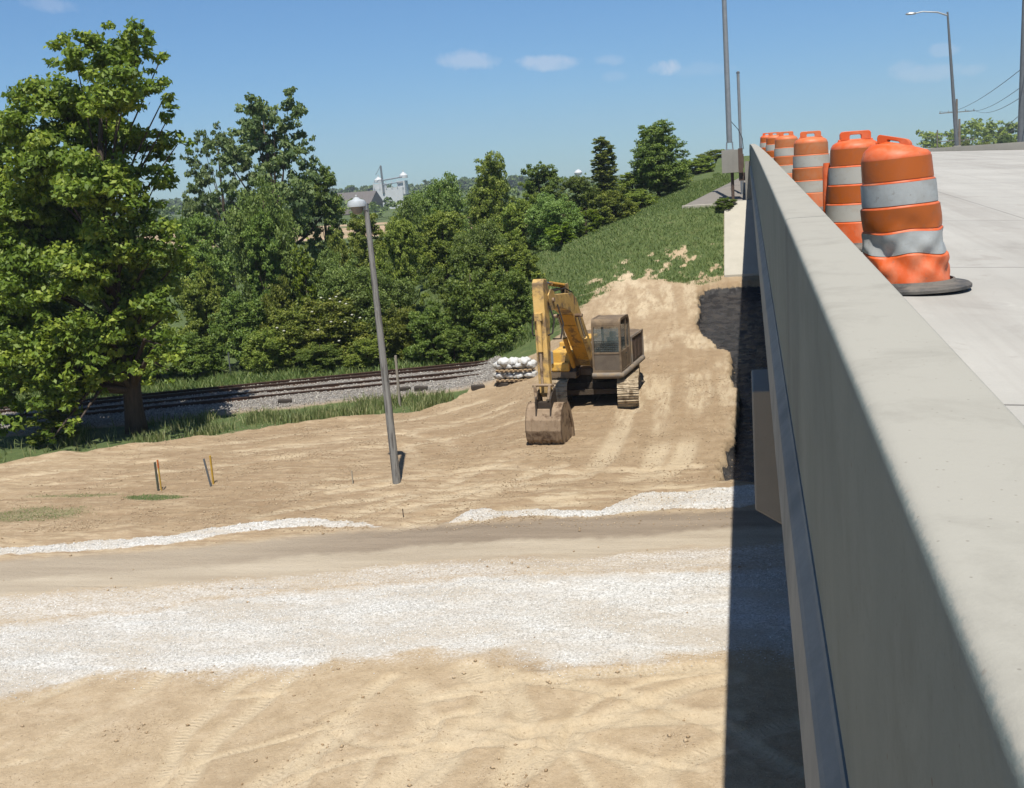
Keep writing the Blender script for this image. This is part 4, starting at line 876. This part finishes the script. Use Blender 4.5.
# gusset plates joining boom and stick
for s in (-1,1):
    m=MB(BM); m.prism([(-4.72,4.35),(-5.25,4.30),(-5.4,4.9),(-5.05,5.1),(-4.72,4.95)],bcx+s*.255-.02,bcx+s*.255+.02); m.build('boom_fork',YEL,ex,bevel=.008)
m=MB(BM); m.tube([(bcx,-5.84,4.15),(bcx,-6.02,2.95)],.085,14); c=m.build('bucket_cylinder',YEL,ex,smooth=True)
m=MB(BM); m.tube([(bcx,-6.02,2.95),(bcx,-6.22,1.80)],.045,12); m.build('rod',STL,c,smooth=True)
m=MB(BM); m.box2((bcx-.11,-5.92,4.05),(bcx+.11,-5.70,4.32)); m.build('cylinder_bracket',YEL,ex)
for s in (-1,1):
    m=MB(BM); m.tube([(bcx+s*.26,-5.95,1.72),(bcx+s*.24,-6.26,1.78),(bcx+s*.2,-6.40,1.30)],.05,10); m.build('linkage_arm',STL,ex)
m=MB(BM); m.tube([(bcx-.32,-6.24,1.78),(bcx+.32,-6.24,1.78)],.055,12); m.tube([(bcx-.3,-5.93,1.42),(bcx+.3,-5.93,1.42)],.07,12); m.build('pivot_pins',STL,ex,smooth=True)
for s in (-1,1):
    m=MB(BM); m.tube([(bcx+s*.23,-5.3,4.5),(bcx+s*.36,-5.35,4.0),(bcx+s*.33,-5.6,3.55),(bcx+s*.23,-5.75,3.5)],.03,6); m.build('hydraulic_hose',BLK,ex,smooth=True)
m=MB(BM); m.tube([(bcx+.28,-4.55,4.45),(bcx+.45,-4.7,3.75),(bcx+.42,-5.05,3.25),(bcx+.25,-5.35,3.3)],.03,6); m.build('hydraulic_hose',BLK,ex,smooth=True)
BK=Matrix(((1,0,0,.04),(0,1,0,.0),(0,0,1.2,-1.2*.2),(0,0,0,1)))
# bucket: curved back towards the camera
bw=.59
bk=[(-5.86,1.12),(-6.18,1.16),(-6.45,1.02),(-6.62,.76),(-6.66,.48),(-6.58,.24),(-6.40,.08),(-6.15,.03),(-5.70,.02),(-5.30,.06)]
inner=[(-5.86,1.08),(-6.16,1.11),(-6.41,.99),(-6.575,.74),(-6.615,.48),(-6.54,.26),(-6.38,.125),(-6.14,.08),(-5.70,.07),(-5.30,.075)]
n=len(bk); vs=[];fs=[]
for x_ in (-bw,bw): vs+=[(bcx+x_,*p) for p in bk]+[(bcx+x_,*p) for p in inner]
for i in range(n-1): fs+=[(i,i+1,2*n+i+1,2*n+i),(n+i,3*n+i,3*n+i+1,n+i+1),(i,n+i,n+i+1,i+1),(2*n+i,2*n+i+1,3*n+i+1,3*n+i)]
fs+=[(0,2*n,3*n,n),(n-1,2*n-1,4*n-1,3*n-1)]
m=MB(BK); m.add(vs,fs)
for s in (-1,1):
    m.prism(bk+[(-5.35,.35),(-5.62,.85)],bcx+s*bw-(.03 if s>0 else 0),bcx+s*bw+(.03 if s<0 else 0))
    m.prism([(-5.28,.04),(-5.33,.40),(-5.62,.92),(-5.88,1.15),(-5.80,.9),(-5.50,.40),(-5.46,.05)],bcx+s*(bw+.02)-.025,bcx+s*(bw+.02)+.025)
for s in (-.42,-.14,.14,.42): m.prism([(-6.63,.74),(-6.675,.48),(-6.60,.22),(-6.40,.055),(-6.40,.09),(-6.57,.25),(-6.64,.48),(-6.60,.74)],bcx+s-.04,bcx+s+.04)
bu=m.build('bucket',STL,ex)
for s in (-.5,-.25,0,.25,.5): t=MB(BK); t.prism([(-5.30,.02),(-5.30,.10),(-5.02,.05)],bcx+s-.045,bcx+s+.045); t.build('tooth',STL,bu)
m=MB(BK)
for s in (-1,1): m.prism([(-5.80,1.10),(-5.93,1.52),(-6.05,1.50),(-6.32,1.42),(-6.50,1.30),(-6.52,1.0),(-6.60,.68),(-6.35,.95),(-6.1,1.08)],bcx+s*.235-.025,bcx+s*.235+.025)
m.box2((bcx-.20,-6.42,.85),(bcx+.20,-6.15,1.2)); m.build('bucket_ears',simple('greasy_dark_steel',(.07,.05,.035),(.04,.03,.022),5,.7),bu)
# ------------------------------------------------------------------ vegetation
def LM(n,d,m_,l): return leafmat(n,d,m_,l)
L_big=LM('big_tree_leaf',(0.064,0.103,0.017),(0.137,0.196,0.026),(0.296,0.337,0.053))
L_mid=LM('mid_green_leaf',(0.099,0.133,0.023),(0.180,0.226,0.040),(0.324,0.354,0.066))
L_dk=LM('dark_green_leaf',(0.069,0.110,0.020),(0.125,0.182,0.036),(0.232,0.284,0.058))
L_yl=LM('yellow_green_leaf',(0.060,0.101,0.009),(0.128,0.189,0.015),(0.255,0.311,0.033))
L_ol=LM('olive_leaf',(0.101,0.157,0.036),(0.171,0.253,0.064),(0.281,0.367,0.103))
L_bl=LM('bluish_leaf',(0.068,0.109,0.038),(0.130,0.188,0.067),(0.247,0.306,0.114))
BARK=simple('bark',(.13,.10,.075),(.07,.052,.038),3,.95,0,.8,.02,stretch=(7,7,.8))
def leaves(rs_,cl,per,size,dens_in=.35,droop=0):
    """cl: list of (center, radius) sub-clumps. returns leaf verts, quads, tint"""
    C=np.array([c for c,_ in cl],float); Rr=np.array([r for _,r in cl],float)
    cnt=np.maximum(4,(per*(Rr/Rr.mean())**2).astype(int)); I=np.repeat(np.arange(len(cl)),cnt); n=len(I)
    d=rs_.normal(size=(n,3)); d/=np.linalg.norm(d,axis=1)[:,None]; d[:,2]=np.where(d[:,2]<-.2,d[:,2]*.5,d[:,2])
    r=Rr[I]*(rs_.rand(n)**dens_in)*(.9+.25*rs_.rand(n)); P=C[I]+d*r[:,None]*np.array([1,1,.72])
    nr=d*.5+rs_.normal(size=(n,3))*.55+np.array([0,0,.45]); nr/=np.linalg.norm(nr,axis=1)[:,None]
    t=np.cross(nr,rs_.normal(size=(n,3))); t/=np.linalg.norm(t,axis=1)[:,None]; b=np.cross(nr,t)
    s=size*rs_.uniform(.55,1.25,n)[:,None]
    V=np.stack([P-t*s*.6,P+b*s*.36-nr*s*.08,P+t*s*.6-np.array([0,0,1])*s*(.15+droop),P-b*s*.36-nr*s*.08],1)
    tint=np.clip(rs_.rand(len(cl))[I]*.5+rs_.rand(n)*.5+ .12*d[:,2],0,1)
    return V.reshape(-1,3),np.arange(n*4).reshape(n,4),np.repeat(tint,4)
def subclumps(rs_,blobs,k,rf=(.22,.42)):
    out=[]
    for (c,r) in blobs:
        rv=np.array(r if hasattr(r,'__len__') else (r,r,r),float); m=max(3,int(k*(rv.mean()**2)))
        d=rs_.normal(size=(m,3)); d/=np.linalg.norm(d,axis=1)[:,None]
        q=rs_.rand(m)**.45
        for i in range(m): out.append((np.array(c)+d[i]*rv*q[i]*.9, rv.mean()*rs_.uniform(*rf)))
    return out
def trunk_mesh(rs_,h,r,blobs,fork=.3,lean=(0,0),n=9,every=1,start=.25):
    m=MB(); top=h*.85; pts=[];rad=[]
    for i in range(7):
        t=i/6; pts.append((lean[0]*t*h+.12*math.sin(3*t+1)*t,lean[1]*t*h+.1*math.cos(4*t)*t,-.3+t*(top+.3))); rad.append(r*(1.35 if i==0 else 1)*(1-t)**.8+.03)
    m.tube(pts,rad,n)
    for j,(c,rr) in enumerate(blobs):
        if j%every: continue
        cz=c[2]; zz=max(h*start,min(top*.8,cz*.55)); t=(zz+.3)/(top+.3); base=Vector((lean[0]*t*h,lean[1]*t*h,zz)); e=Vector(c)
        mid=base.lerp(e,.5)+Vector((0,0,-.06*(e-base).length)); rb=max(.03,r*(1-t)**.8*.6)
        m.tube([base,mid,base.lerp(e,.95)],[rb,rb*.55,rb*.18],6,False)
    return m
def meshpair(name,seed,h,blobs,k,per,size,trunk_r,lean=(0,0),rf=(.22,.42),droop=0,every=1,start=.25,di=.35):
    rs_=np.random.RandomState(seed); cl=subclumps(rs_,blobs,k,rf); V,Fq_,T=leaves(rs_,cl,per,size,di,droop)
    cm=np_mesh(name+'_crown',V,Fq_,L_mid,{'tint':T}); tm=trunk_mesh(rs_,h,trunk_r,blobs,lean=lean,every=every,start=start)
    me=bpy.data.meshes.new(name+'_trunk'); me.from_pydata(tm.v,[],tm.f); me.materials.append(BARK); me.shade_smooth()
    return cm,me,h
def rblobs(seed,h,w,n,zlo,zhi,r0,r1,shape='round',flat=.85):
    rs_=np.random.RandomState(seed); out=[]
    for i in range(n):
        t=(i+.5)/n; z_=zlo+(zhi-zlo)*t
        if shape=='round': ww=math.sqrt(max(0.02,1-((t-.42)/.62)**2))
        elif shape=='dome': ww=math.sqrt(max(0.02,1-(t*.97)**2))
        elif shape=='cone': ww=(1-t)*.85+.1
        else: ww=.9
        a=i*2.399+rs_.rand()*.8; q=w/2*ww*rs_.uniform(.35,1.0)*.78
        r=rs_.uniform(r0,r1)*(.65+.35*ww); out.append(((q*math.cos(a),q*math.sin(a),z_),(r,r,r*flat)))
    return out
VAR={}
VAR['round']=meshpair('round',1,10,rblobs(1,10,9,24,2.3,8.7,1.1,1.9),12,60,.215,.22,every=2)
VAR['full']=meshpair('full',9,10,rblobs(9,10,8.2,40,1.2,8.9,1.1,1.8),13,52,.21,.22,every=4)
VAR['oval']=meshpair('oval',2,10,rblobs(2,10,6,22,1.6,9.0,.8,1.5),17,60,.20,.17,every=2)
VAR['airy']=meshpair('airy',3,10,rblobs(3,10,9.5,30,2.8,9.2,.7,1.35),17,40,.20,.24,rf=(.20,.36),every=2)
VAR['dome']=meshpair('dome',4,5,rblobs(4,5,6,24,.55,4.1,.7,1.25,'dome'),26,46,.16,.08,every=3,start=.05)
VAR['shrub']=meshpair('shrub',5,5,rblobs(5,5,5.4,30,.45,4.3,.45,.95,'dome',1.0),40,40,.135,.07,every=3,start=.05,rf=(.25,.5))
VAR['slim']=meshpair('slim',6,10,[((.2*(i%2),0,2+i*.62),(.85,.8,.7)) for i in range(13)]+[((1.35,.2,2.5+i*.55),(.62,.6,.6)) for i in range(12)]+[((-1.35,0,2.2+i*.55),(.6,.6,.6)) for i in range(9)],30,30,.2,.13,every=4)
VAR['willow']=meshpair('willow',7,7,rblobs(7,7,6.5,30,.8,6.0,.7,1.3,'round',1.1),26,44,.15,.12,rf=(.3,.5),droop=.35,every=3,start=.1)
VAR['sap']=meshpair('sapling',8,5,rblobs(8,5,3.6,16,.6,4.5,.4,.8),40,26,.18,.06,every=2,start=.1)
proto_used=0
def place(var,px,top,wpx,Y,mat,label,group=None,kindname='tree',sink=0,cat=None,rot=None,zoff=0,minh=1.5,x=None):
    cm,tm,h=VAR[var]; P=atY(px,top,Y); X_=P[0]; z0=hh(X_,Y)-sink; want=max(minh,P[2]-z0)
    bw={'full':8.6,'round':7.5,'oval':5.3,'airy':7.9,'dome':5.2,'shrub':4.5,'slim':3.6,'willow':5.5,'sap':3.2}[var]
    ht={'full':10.0,'round':9.7,'oval':9.6,'airy':9.7,'dome':4.8,'shrub':4.75,'slim':9.9,'willow':6.6,'sap':4.9}[var]
    sxy=(wpx*Y/F)/bw; sz=want/ht
    e=empty(kindname,(X_,Y,z0-.05),random.uniform(0,6.28) if rot is None else rot,label,cat or kindname.split('_')[-1],group); e.scale=(sxy,sxy,sz)
    for nm,me in (('crown',cm),('trunk',tm)):
        o=obj(nm,me,e)
        if nm=='crown': o.material_slots[0].link='OBJECT'; o.material_slots[0].material=mat
    return e
# --- the big tree at the left: own crown, limbs reaching out and down
tb=ground_at(137,432)
def P3(px,py,dy): 
    p=atY(px,py,tb.y+dy); return (p[0]-tb.x,dy,p[2]-tb.z)
bb=[(140,45,0,1.0),(112,50,.5,1.2),(75,55,-.5,1.1),(160,60,.8,.75),(120,95,-1.2,1.5),(60,100,.6,1.6),(25,120,-.6,1.4),(165,95,0,.8),(95,140,1,1.8),(150,140,.8,1.15),(168,118,.3,.6),
(40,165,-1.3,1.7),(0,150,1,1.6),(100,190,-1.8,1.8),(155,185,0,1.15),(180,140,.5,.7),(60,220,1.6,1.9),(10,215,-.8,1.8),(-30,190,.5,1.6),(120,240,-1.0,1.6),(165,240,-.5,1.15),(175,265,.6,.8),(80,275,-2.0,1.6),(30,280,-1.6,1.7),(-20,270,-.2,1.7),
(150,300,-.8,1.15),(120,320,1.8,1.4),(165,345,-1.5,.95),(170,370,-1.8,.6),(95,330,-2.3,1.2),(45,340,-2.2,1.4),(0,330,-1.4,1.5),(-35,330,0,1.4),(60,385,-2.6,1.0),(20,385,-2.2,.9),(85,365,-2.6,.8),(75,425,-3.0,.62),(50,440,-3.0,.45),(-10,395,-1.8,1.2),(30,350,-1.2,1.8),(90,350,-1.2,1.5),(55,395,-2,1.3),(145,335,0,1.3),(20,310,.5,2),(130,285,.8,1.7),(110,380,-1.8,.9),(172,310,-.6,.9),(143,372,-1.9,.75),(182,352,-.8,.5),(10,420,-2,1.0),(100,60,1.2,.9),(5,430,-1.5,.7)]
B=[(P3(a,b,c),(r,r,r*.85)) for a,b,c,r in bb]
rsb=np.random.RandomState(21); cl=subclumps(rsb,B,15.0,(.22,.40)); V,Fq_,T=leaves(rsb,cl,85,.195,.4,.1)
bt=empty('maple_tree',tb,0,'big broad-leaved tree filling the left edge, trunk by the track','tree')
cr=obj('crown',np_mesh('crown',V,Fq_,L_big,{'tint':T}),bt)
place('sap',48,405,60,36.2,L_big,'low leafy sapling at the edge of the dirt under the big tree',None)
h_=13.5; m=MB(); m.tube([(0,0,-.3),(0,0,1),(.1,0,3),(-.3,.1,6),(-.2,0,9),(.3,0,12.2)],[.48,.36,.31,.25,.17,.05],14)
for (c,r) in B:
    c=Vector(c); zz=max(1.6,min(10.5,c.z*.62)); base=Vector((-.1 if zz>4 else .05,0,zz)); e_=base.lerp(c,.97); mid=base.lerp(c,.5)+Vector((0,0,.05*(c-base).length if c.z>4 else .25*(c-base).length)); rb=max(.045,.15*(1-zz/13)); m.tube([base,mid,e_],[rb,rb*.6,.018],7,False)
m.build('trunk',BARK,bt,smooth=True,auto=False)
T_='trees behind the railway'; S_='bushes along the railway'; U_='bushes on the slope below the road'; K_='tall trees on the skyline'
place('airy',262,91,150,78,L_bl,'tall airy bluish-green tree on the skyline left of the yard lamp',K_,'tree')
place('airy',215,125,95,84,L_bl,'airy tree at the left shoulder of the tall bluish-green tree',K_)
place('oval',318,160,52,80,L_dk,'dark tree at the right shoulder of the tall bluish-green tree',K_)
place('willow',262,182,88,60,L_ol,'soft olive-green tree in front of the tall bluish tree, tan field to its left','trees behind the railway')
place('oval',258,205,48,58,L_dk,'narrow dark tree in front of the soft olive-green tree','trees behind the railway')
place('full',488,147,62,76,L_mid,'round mid-green tree rising highest above the middle of the tree belt',K_)
place('oval',538,160,42,84,L_dk,'narrower dark tree just right of the highest mid-belt tree',K_)
place('round',577,171,44,80,L_dk,'low round dark tree between narrow dark tree and slim poplar',K_)
place('slim',601,137,44,98,L_mid,'slim bluish poplar with several spires on the skyline',K_,'poplar_tree',cat='tree')
place('full',655,117,72,86,L_dk,'large dark round-headed tree on the skyline, right of the slim poplar',K_)
place('oval',632,170,36,86,L_mid,'small tree filling the gap between poplar and large round-headed tree',K_)
place('sap',686,158,24,104,L_mid,'small tree just right of the large round-headed tree',K_)
place('round',716,158,34,112,L_mid,'low round tree left of the concrete box at the bridge end',K_)
place('dome',700,172,44,100,L_mid,'low bush at the top of the bank, left of the paved wedge',U_,'bush')
place('dome',672,182,48,94,L_mid,'bush at the foot of the large round-headed tree',U_,'bush')
place('willow',440,176,66,84,L_ol,'pale olive tree left of the highest mid-belt tree',T_)
place('willow',405,199,52,80,L_ol,'pale feathery tree right below the white grain plant',T_)
place('round',440,205,70,66,L_mid,'mid-green tree in the middle row, below the pale olive tree',T_)
place('oval',362,208,46,72,L_mid,'mid-green tree directly behind the head of the yard lamp',T_)
place('round',396,208,52,60,L_mid,'mid-green tree just right of the yard lamp head',T_)
place('dome',340,228,58,62,L_mid,'bush left of the yard lamp pole, right of the tan field gap',T_,'bush')
place('sap',302,238,42,55,L_yl,'bright green sapling tree left of the yard lamp at mid-height',T_)
place('dome',275,275,52,54,L_mid,'green bush below the olive-green tree',T_,'bush')
place('willow',338,252,80,56,L_ol,'olive bush below the bright sapling, crossed by the yard lamp pole',T_)
place('dome',520,192,56,72,L_mid,'bush in front of the narrow dark tree',U_,'bush')
place('willow',553,193,60,68,L_ol,'soft olive bush halfway down the slope below the poplar',U_,'bush')
place('sap',585,205,44,70,L_yl,'yellow-green bush halfway down the slope below the poplar',U_,'bush')
place('dome',612,186,50,76,L_mid,'bush just below the slim poplar',U_,'bush')
place('dome',640,190,44,80,L_mid,'bush between the poplar and the foot of the large round-headed tree',U_,'bush')
place('sap',560,222,40,64,L_yl,'small yellow-green bush at the edge of the grass bank',U_,'bush')
place('willow',480,222,60,62,L_ol,'olive bush in the middle row left of the slope',U_,'bush')
place('dome',512,235,58,61,L_mid,'mid-green bush at the left edge of the grass bank',U_,'bush')
place('round',462,236,62,58,L_dk,'dark spreading tree above the tallest trackside bush',T_)
place('dome',468,262,76,53.5,L_dk,'large dark bush beside the track left of the excavator arm',S_,'bush')
place('shrub',508,262,58,56.0,L_dk,'dark bush touching the excavator arm on its left',S_,'bush')
place('dome',430,300,60,52.5,L_dk,'dark bush between the yard lamp pole and the largest trackside bush',S_,'bush')
place('shrub',400,300,56,53.5,L_mid,'green bush right behind the middle of the yard lamp pole',S_,'bush')
place('willow',372,268,80,55.5,L_ol,'olive bush behind the yard lamp pole',S_,'bush')
FB=place('shrub',330,290,90,53,L_mid,'trackside bush dotted with white blossom, left of the yard lamp',S_,'bush')
place('shrub',290,300,66,52,L_mid,'low green trackside bush left of the blossoming bush',S_,'bush')
place('dome',232,290,74,53,L_dk,'dark trackside bush next to the big tree, above its shadow on the track',S_,'bush')
place('dome',200,262,66,58,L_mid,'green bush just right of the big tree crown',S_,'bush')
place('shrub',262,325,56,51.0,L_mid,'small low bush at the foot of the dark trackside bush',S_,'bush')
place('dome',190,330,70,50.5,L_dk,'low dark bush half hidden by the lower right branch of the big tree',S_,'bush')
place('round',192,205,80,66,L_dk,'dark tree partly hidden by the right side of the big tree',T_)
place('round',120,235,100,62,L_dk,'dark tree behind the trunk of the big tree',T_)
place('round',55,225,100,64,L_mid,'tree behind the left half of the big tree',T_)
place('round',-20,225,110,62,L_dk,'tree at the left border behind the big tree',T_)
for i,(px,tp,Y) in enumerate(((150,310,50),(95,318,49.5),(40,322,48.5),(-15,325,48))): place('dome',px,tp,84,Y,(L_mid,L_dk)[i%2],'low bush behind the track seen under the big tree, %s'%['nearest its lower right branch','straight behind its trunk','left of its trunk','at the left border'][i],S_,'bush')
place('shrub',320,340,60,50.8,L_dk,'lowest bush at the track edge below the blossoming bush',S_,'bush')
place('shrub',365,335,56,51.3,L_mid,'low bush at the track edge just left of the yard lamp pole',S_,'bush')
place('dome',490,300,66,53,L_dk,'dark bush at the track edge above the sandbags',S_,'bush')
place('dome',452,325,52,51.6,L_dk,'low dark bush at the track edge right of the wooden post',S_,'bush')
g_=at(724,209,0); place('shrub',724,196,26,63.5,L_dk,'small dark tuft growing at the edge of the paved wedge',None,'weed_clump',cat='weed clump',minh=.4)
# blossoms as one part of the flowering bush
rsf=np.random.RandomState(3); m=MB()
inv=FB.matrix_basis.inverted() if False else None
loc=FB.location; s=FB.scale; rz0=FB.rotation_euler.z
for px,py in [(321,298),(330,299),(312,312),(336,297),(340,302),(346,304),(277,328),(284,331),(331,322),(339,341),(345,322),(352,315),(298,333),(262,335),(318,330),(360,318)]:
    p=atY(px,py,53-2.3+rsf.rand()*.8); q=Vector(p)-loc; q=Matrix.Rotation(-rz0,3,'Z')@q; q=Vector((q.x/s[0],q.y/s[1],q.z/s[2]))
    m.tube([q,q+Vector((0,0,.05))],[.07,.055],7)
m.build('blossom',simple('white_blossom',(.75,.74,.60)),FB)
# distant tree belt and far trees at the right
FR='distant trees beyond the road'
def beltblob(name,x0,x1,Y,top,depth,mat,label,seed,dens=2.2,size=1.1):
    rs_=np.random.RandomState(seed); bl=[]; n=int((x1-x0)/(1.5 if Y>400 else 3.2))
    for i in range(n):
        xx=x0+(x1-x0)*(i+rs_.rand())/n; hh_=top*(.62+.38*vnoise(np.array([xx*.09]),np.array([seed*3.1]))[0])*rs_.uniform(.75,1.05)
        for k in range(3): bl.append(((xx,Y+rs_.uniform(-depth,depth),hh_*(.25+.27*k)),(3.2,3.2,hh_*.22)))
    cl=subclumps(rs_,bl,.9,(.3,.5)); V,F_,T=leaves(rs_,cl,16,size,.5); o=obj(name,np_mesh(name,V,F_,mat,{'tint':T})); return tag(o,label,'woodland',kind='stuff')
beltblob('far_woodland',-330,-20,330,9.2,14,L_bl,'far-off woodland behind the tree belt at the left',31)
beltblob('far_woodland',-900,-150,900,16,25,L_bl,'faint woodland on the left horizon',35,size=2.6)
beltblob('far_woodland',60,150,420,25,14,L_mid,'far-off low woodland on the horizon right of the drums',32,size=1.1)
beltblob('mid_woodland',-130,-10,118,3.6,14,L_mid,'green woodland filling in behind the front tree belt',33,size=.6)
beltblob('mid_woodland',-14,-4,120,8.0,5,L_mid,'low green growth behind the bridge-end lamp pole',34,size=.5)
place('round',1005,131,20,330,L_dk,'lone round tree on the horizon near the right edge',FR)
place('round',985,139,20,330,L_mid,'low far tree left of the lone horizon tree',FR)
place('round',1020,139,22,330,L_mid,'low far tree at the very right edge',FR)
place('round',966,138,16,340,L_mid,'low far tree right beside the distant utility poles',FR)
# ------------------------------------------------------------------ distant plant
WM=simple('white_sheet_metal',(.74,.76,.77),(.64,.66,.67),.5,.5)
pc=atY(391,195,480); gp=empty('grain_plant',(pc[0],480,pc[2]-3),0,'distant white grain plant with a dark mast above the trees','industrial plant')
u=480/F
m=MB(); m.box2((-13*u,-3,-5),(15*u,3,6.2)); m.box2((-17*u,-2,3),(-6*u,3,8.2)); m.box2((9*u,-2,3),(17*u,3,8.8)); m.build('hall',WM,gp)
for i,(a,r_,z0_) in enumerate(((-12,1.9,8.6),(15,1.8,9.9))):
    m=MB(); m.lathe([(r_,0),(r_,1.2),(r_*.5,2.1),(0.2,2.6),(.2,3.4),(0,3.4)],16,(a*u,0,z0_)); m.build('silo_cap',WM,gp,smooth=True)
m=MB(); m.tube([(-5*u,-3.2,4),(-6*u,-3.2,15.8)],[.5,.45],8); m.build('mast',simple('dark_mast',(.22,.25,.27)),gp)
m=MB(); m.tube([(-12*u,-3.4,12),(-5.5*u,-3.4,16)],.12,6); m.tube([(-5.5*u,-3.4,9.5),(16*u,-3.4,10.4)],.30,6); m.tube([(-5.5*u,-3.4,7.6),(16*u,-3.4,8.4)],.22,6); m.build('conveyor',simple('grey_conveyor',(.35,.38,.42)),gp)
for a in (-15,-9,-2,4,10):
    m=MB(); m.tube([(a*u,-3.2,6),(a*u,-3.2,9)],.18,6); m.build('post',WM,gp)
pw=atY(578,168,600); wt=empty('water_tank',(pw[0],600,pw[2]-6),0,'tiny white dome of a distant tank above the trees','tank')
m=MB(); m.lathe([(.5,-8),(.5,2),(1.9,2.6),(2.2,3.6),(1.6,4.6),(.5,5.2),(0,5.3)],20); m.build('dome',WM,wt,smooth=True)
ws=atY(363,193,420); wh=empty('warehouse',(ws[0],420,0),0,'far grey-brown warehouse roof just left of the white grain plant','warehouse')
m=MB(); m.box2((-10,-8,0),(5,8,ws[2]-4)); m.build('wall',simple('tan_cladding',(.35,.30,.25)),wh)
m=MB(); m.prism([(-8.5,ws[2]-4.2),(0,ws[2]+.6),(8.5,ws[2]-4.2)],-10.4,5.4,'x'); m.build('roof',simple('brown_grey_roof',(.19,.17,.155),(.15,.135,.125)),wh)
# ------------------------------------------------------------------ light and sky
SUNV=Vector((.094,-.46,1)).normalized(); EL=math.asin(SUNV.z); AZ=math.atan2(SUNV.x,SUNV.y)
sd=bpy.data.lights.new('sun','SUN'); sd.energy=4.6; sd.angle=R(.53); sd.color=(1,.955,.88)
so_=bpy.data.objects.new('sun',sd); COL.objects.link(so_); so_.rotation_euler=SUNV.to_track_quat('Z','Y').to_euler()
w=bpy.data.worlds.new('World'); sc.world=w; w.use_nodes=True; nt=w.node_tree; nt.nodes.clear(); g=NG(nt)
sky=g.n('ShaderNodeTexSky',sky_type='NISHITA'); sky.sun_disc=False; sky.sun_elevation=EL; sky.sun_rotation=AZ; sky.air_density=1.0; sky.dust_density=.1; sky.ozone_density=2.0; sky.altitude=300
hs=g.n('ShaderNodeHueSaturation'); hs.inputs['Saturation'].default_value=1.0; g.l(sky.outputs[0],hs.inputs['Color'])
sp=g.n('ShaderNodeSeparateXYZ'); g.l(g.n('ShaderNodeTexCoord').outputs['Generated'],sp.inputs[0])
tintn=g.ramp(sp.outputs[2],[(0.,(.50,.78,1.14)),(.06,(.56,.82,1.13)),(.2,(.64,.93,1.20)),(.5,(.9,1,1.1))])
tc=g.n('ShaderNodeTexCoord').outputs['Generated']
# a few small fair-weather clouds at fixed directions of the sky
geo_=g.n('ShaderNodeVectorMath',operation='NORMALIZE'); g.l(tc,geo_.inputs[0]); dirv=geo_.outputs[0]
nz=g.noise(26,6,.62,dirv,.4); nz2=g.noise(90,4,.6,dirv)
acc=None
for px,py,wx,hy,amp in ((465,60,52,14,.62),(548,62,56,11,.7),(610,60,26,8,.35),(667,68,26,13,1.),(700,70,60,10,.18),(925,73,55,13,.40),(905,68,24,10,.3),(942,50,22,9,.35),(972,70,20,8,.3),(50,5,50,10,.35),(615,76,20,7,.2)):
    c=Vector(ray(px,py)).normalized(); rt=Vector((0,0,1)).cross(c).normalized()*-1; up=c.cross(rt)*-1
    rt=(Vector(ray(px+50,py)).normalized()-c).normalized(); up=(Vector(ray(px,py-50)).normalized()-c).normalized()
    def dot(v,k):
        n=g.n('ShaderNodeVectorMath',operation='DOT_PRODUCT'); g.l(dirv,n.inputs[0]); n.inputs[1].default_value=v; 
        return g.math('MULTIPLY',g.math('SUBTRACT',n.outputs['Value'],c.dot(v)),k)
    ax=dot(rt,F/(wx*.62)); ay=dot(up,F/(hy*.75)); fr=g.n('ShaderNodeVectorMath',operation='DOT_PRODUCT'); g.l(dirv,fr.inputs[0]); fr.inputs[1].default_value=c
    d2=g.math('ADD',g.math('MULTIPLY',ax,ax),g.math('MULTIPLY',ay,ay))
    v=g.math('SUBTRACT',1.15,d2); v=g.math('ADD',v,g.math('MULTIPLY',g.math('SUBTRACT',nz,.5),3.2)); v=g.math('ADD',v,g.math('MULTIPLY',g.math('SUBTRACT',nz2,.5),1.2))
    v=g.n('ShaderNodeClamp').outputs[0] if False else v
    r_=g.ramp(v,[(.15,0.),(.95,1.)]); r_=g.math('MULTIPLY',r_,amp); r_=g.math('MULTIPLY',r_,g.math('GREATER_THAN',fr.outputs['Value'],.9))
    acc=r_ if acc is None else g.math('MAXIMUM',acc,r_)
skc=g.mix(1.,hs.outputs[0],tintn,'MULTIPLY')
col=g.mix(g.math('MULTIPLY',acc,.46),skc,(9.,9.,9.6))
bg=g.n('ShaderNodeBackground'); bg.inputs['Strength'].default_value=.06; g.l(col,bg.inputs[0])
o=g.n('ShaderNodeOutputWorld'); g.l(bg.outputs[0],o.inputs[0])
sc.view_settings.view_transform='Standard'; sc.view_settings.look='None'; sc.view_settings.exposure=.58; sc.view_settings.gamma=1
sc.cycles.use_denoising=True; sc.cycles.max_bounces=4; sc.cycles.diffuse_bounces=3; sc.cycles.adaptive_threshold=.02; sc.cycles.transparent_max_bounces=8

m=MB(); m.box2((-1500,-30,-3.5),(700,1400,75)); hm,nt=newmat('haze_air'); g=NG(nt); v=g.n('ShaderNodeVolumePrincipled'); v.inputs['Color'].default_value=(.80,.88,1,1); v.inputs['Density'].default_value=.00024; v.inputs['Anisotropy'].default_value=.2
oo=g.n('ShaderNodeOutputMaterial'); g.l(v.outputs[0],oo.inputs['Volume']); tag(m.build('haze',hm),'thin blue summer haze over the whole valley','haze',kind='stuff')
sc.cycles.volume_bounces=0; sc.cycles.volume_step_rate=1; sc.cycles.volume_max_steps=64
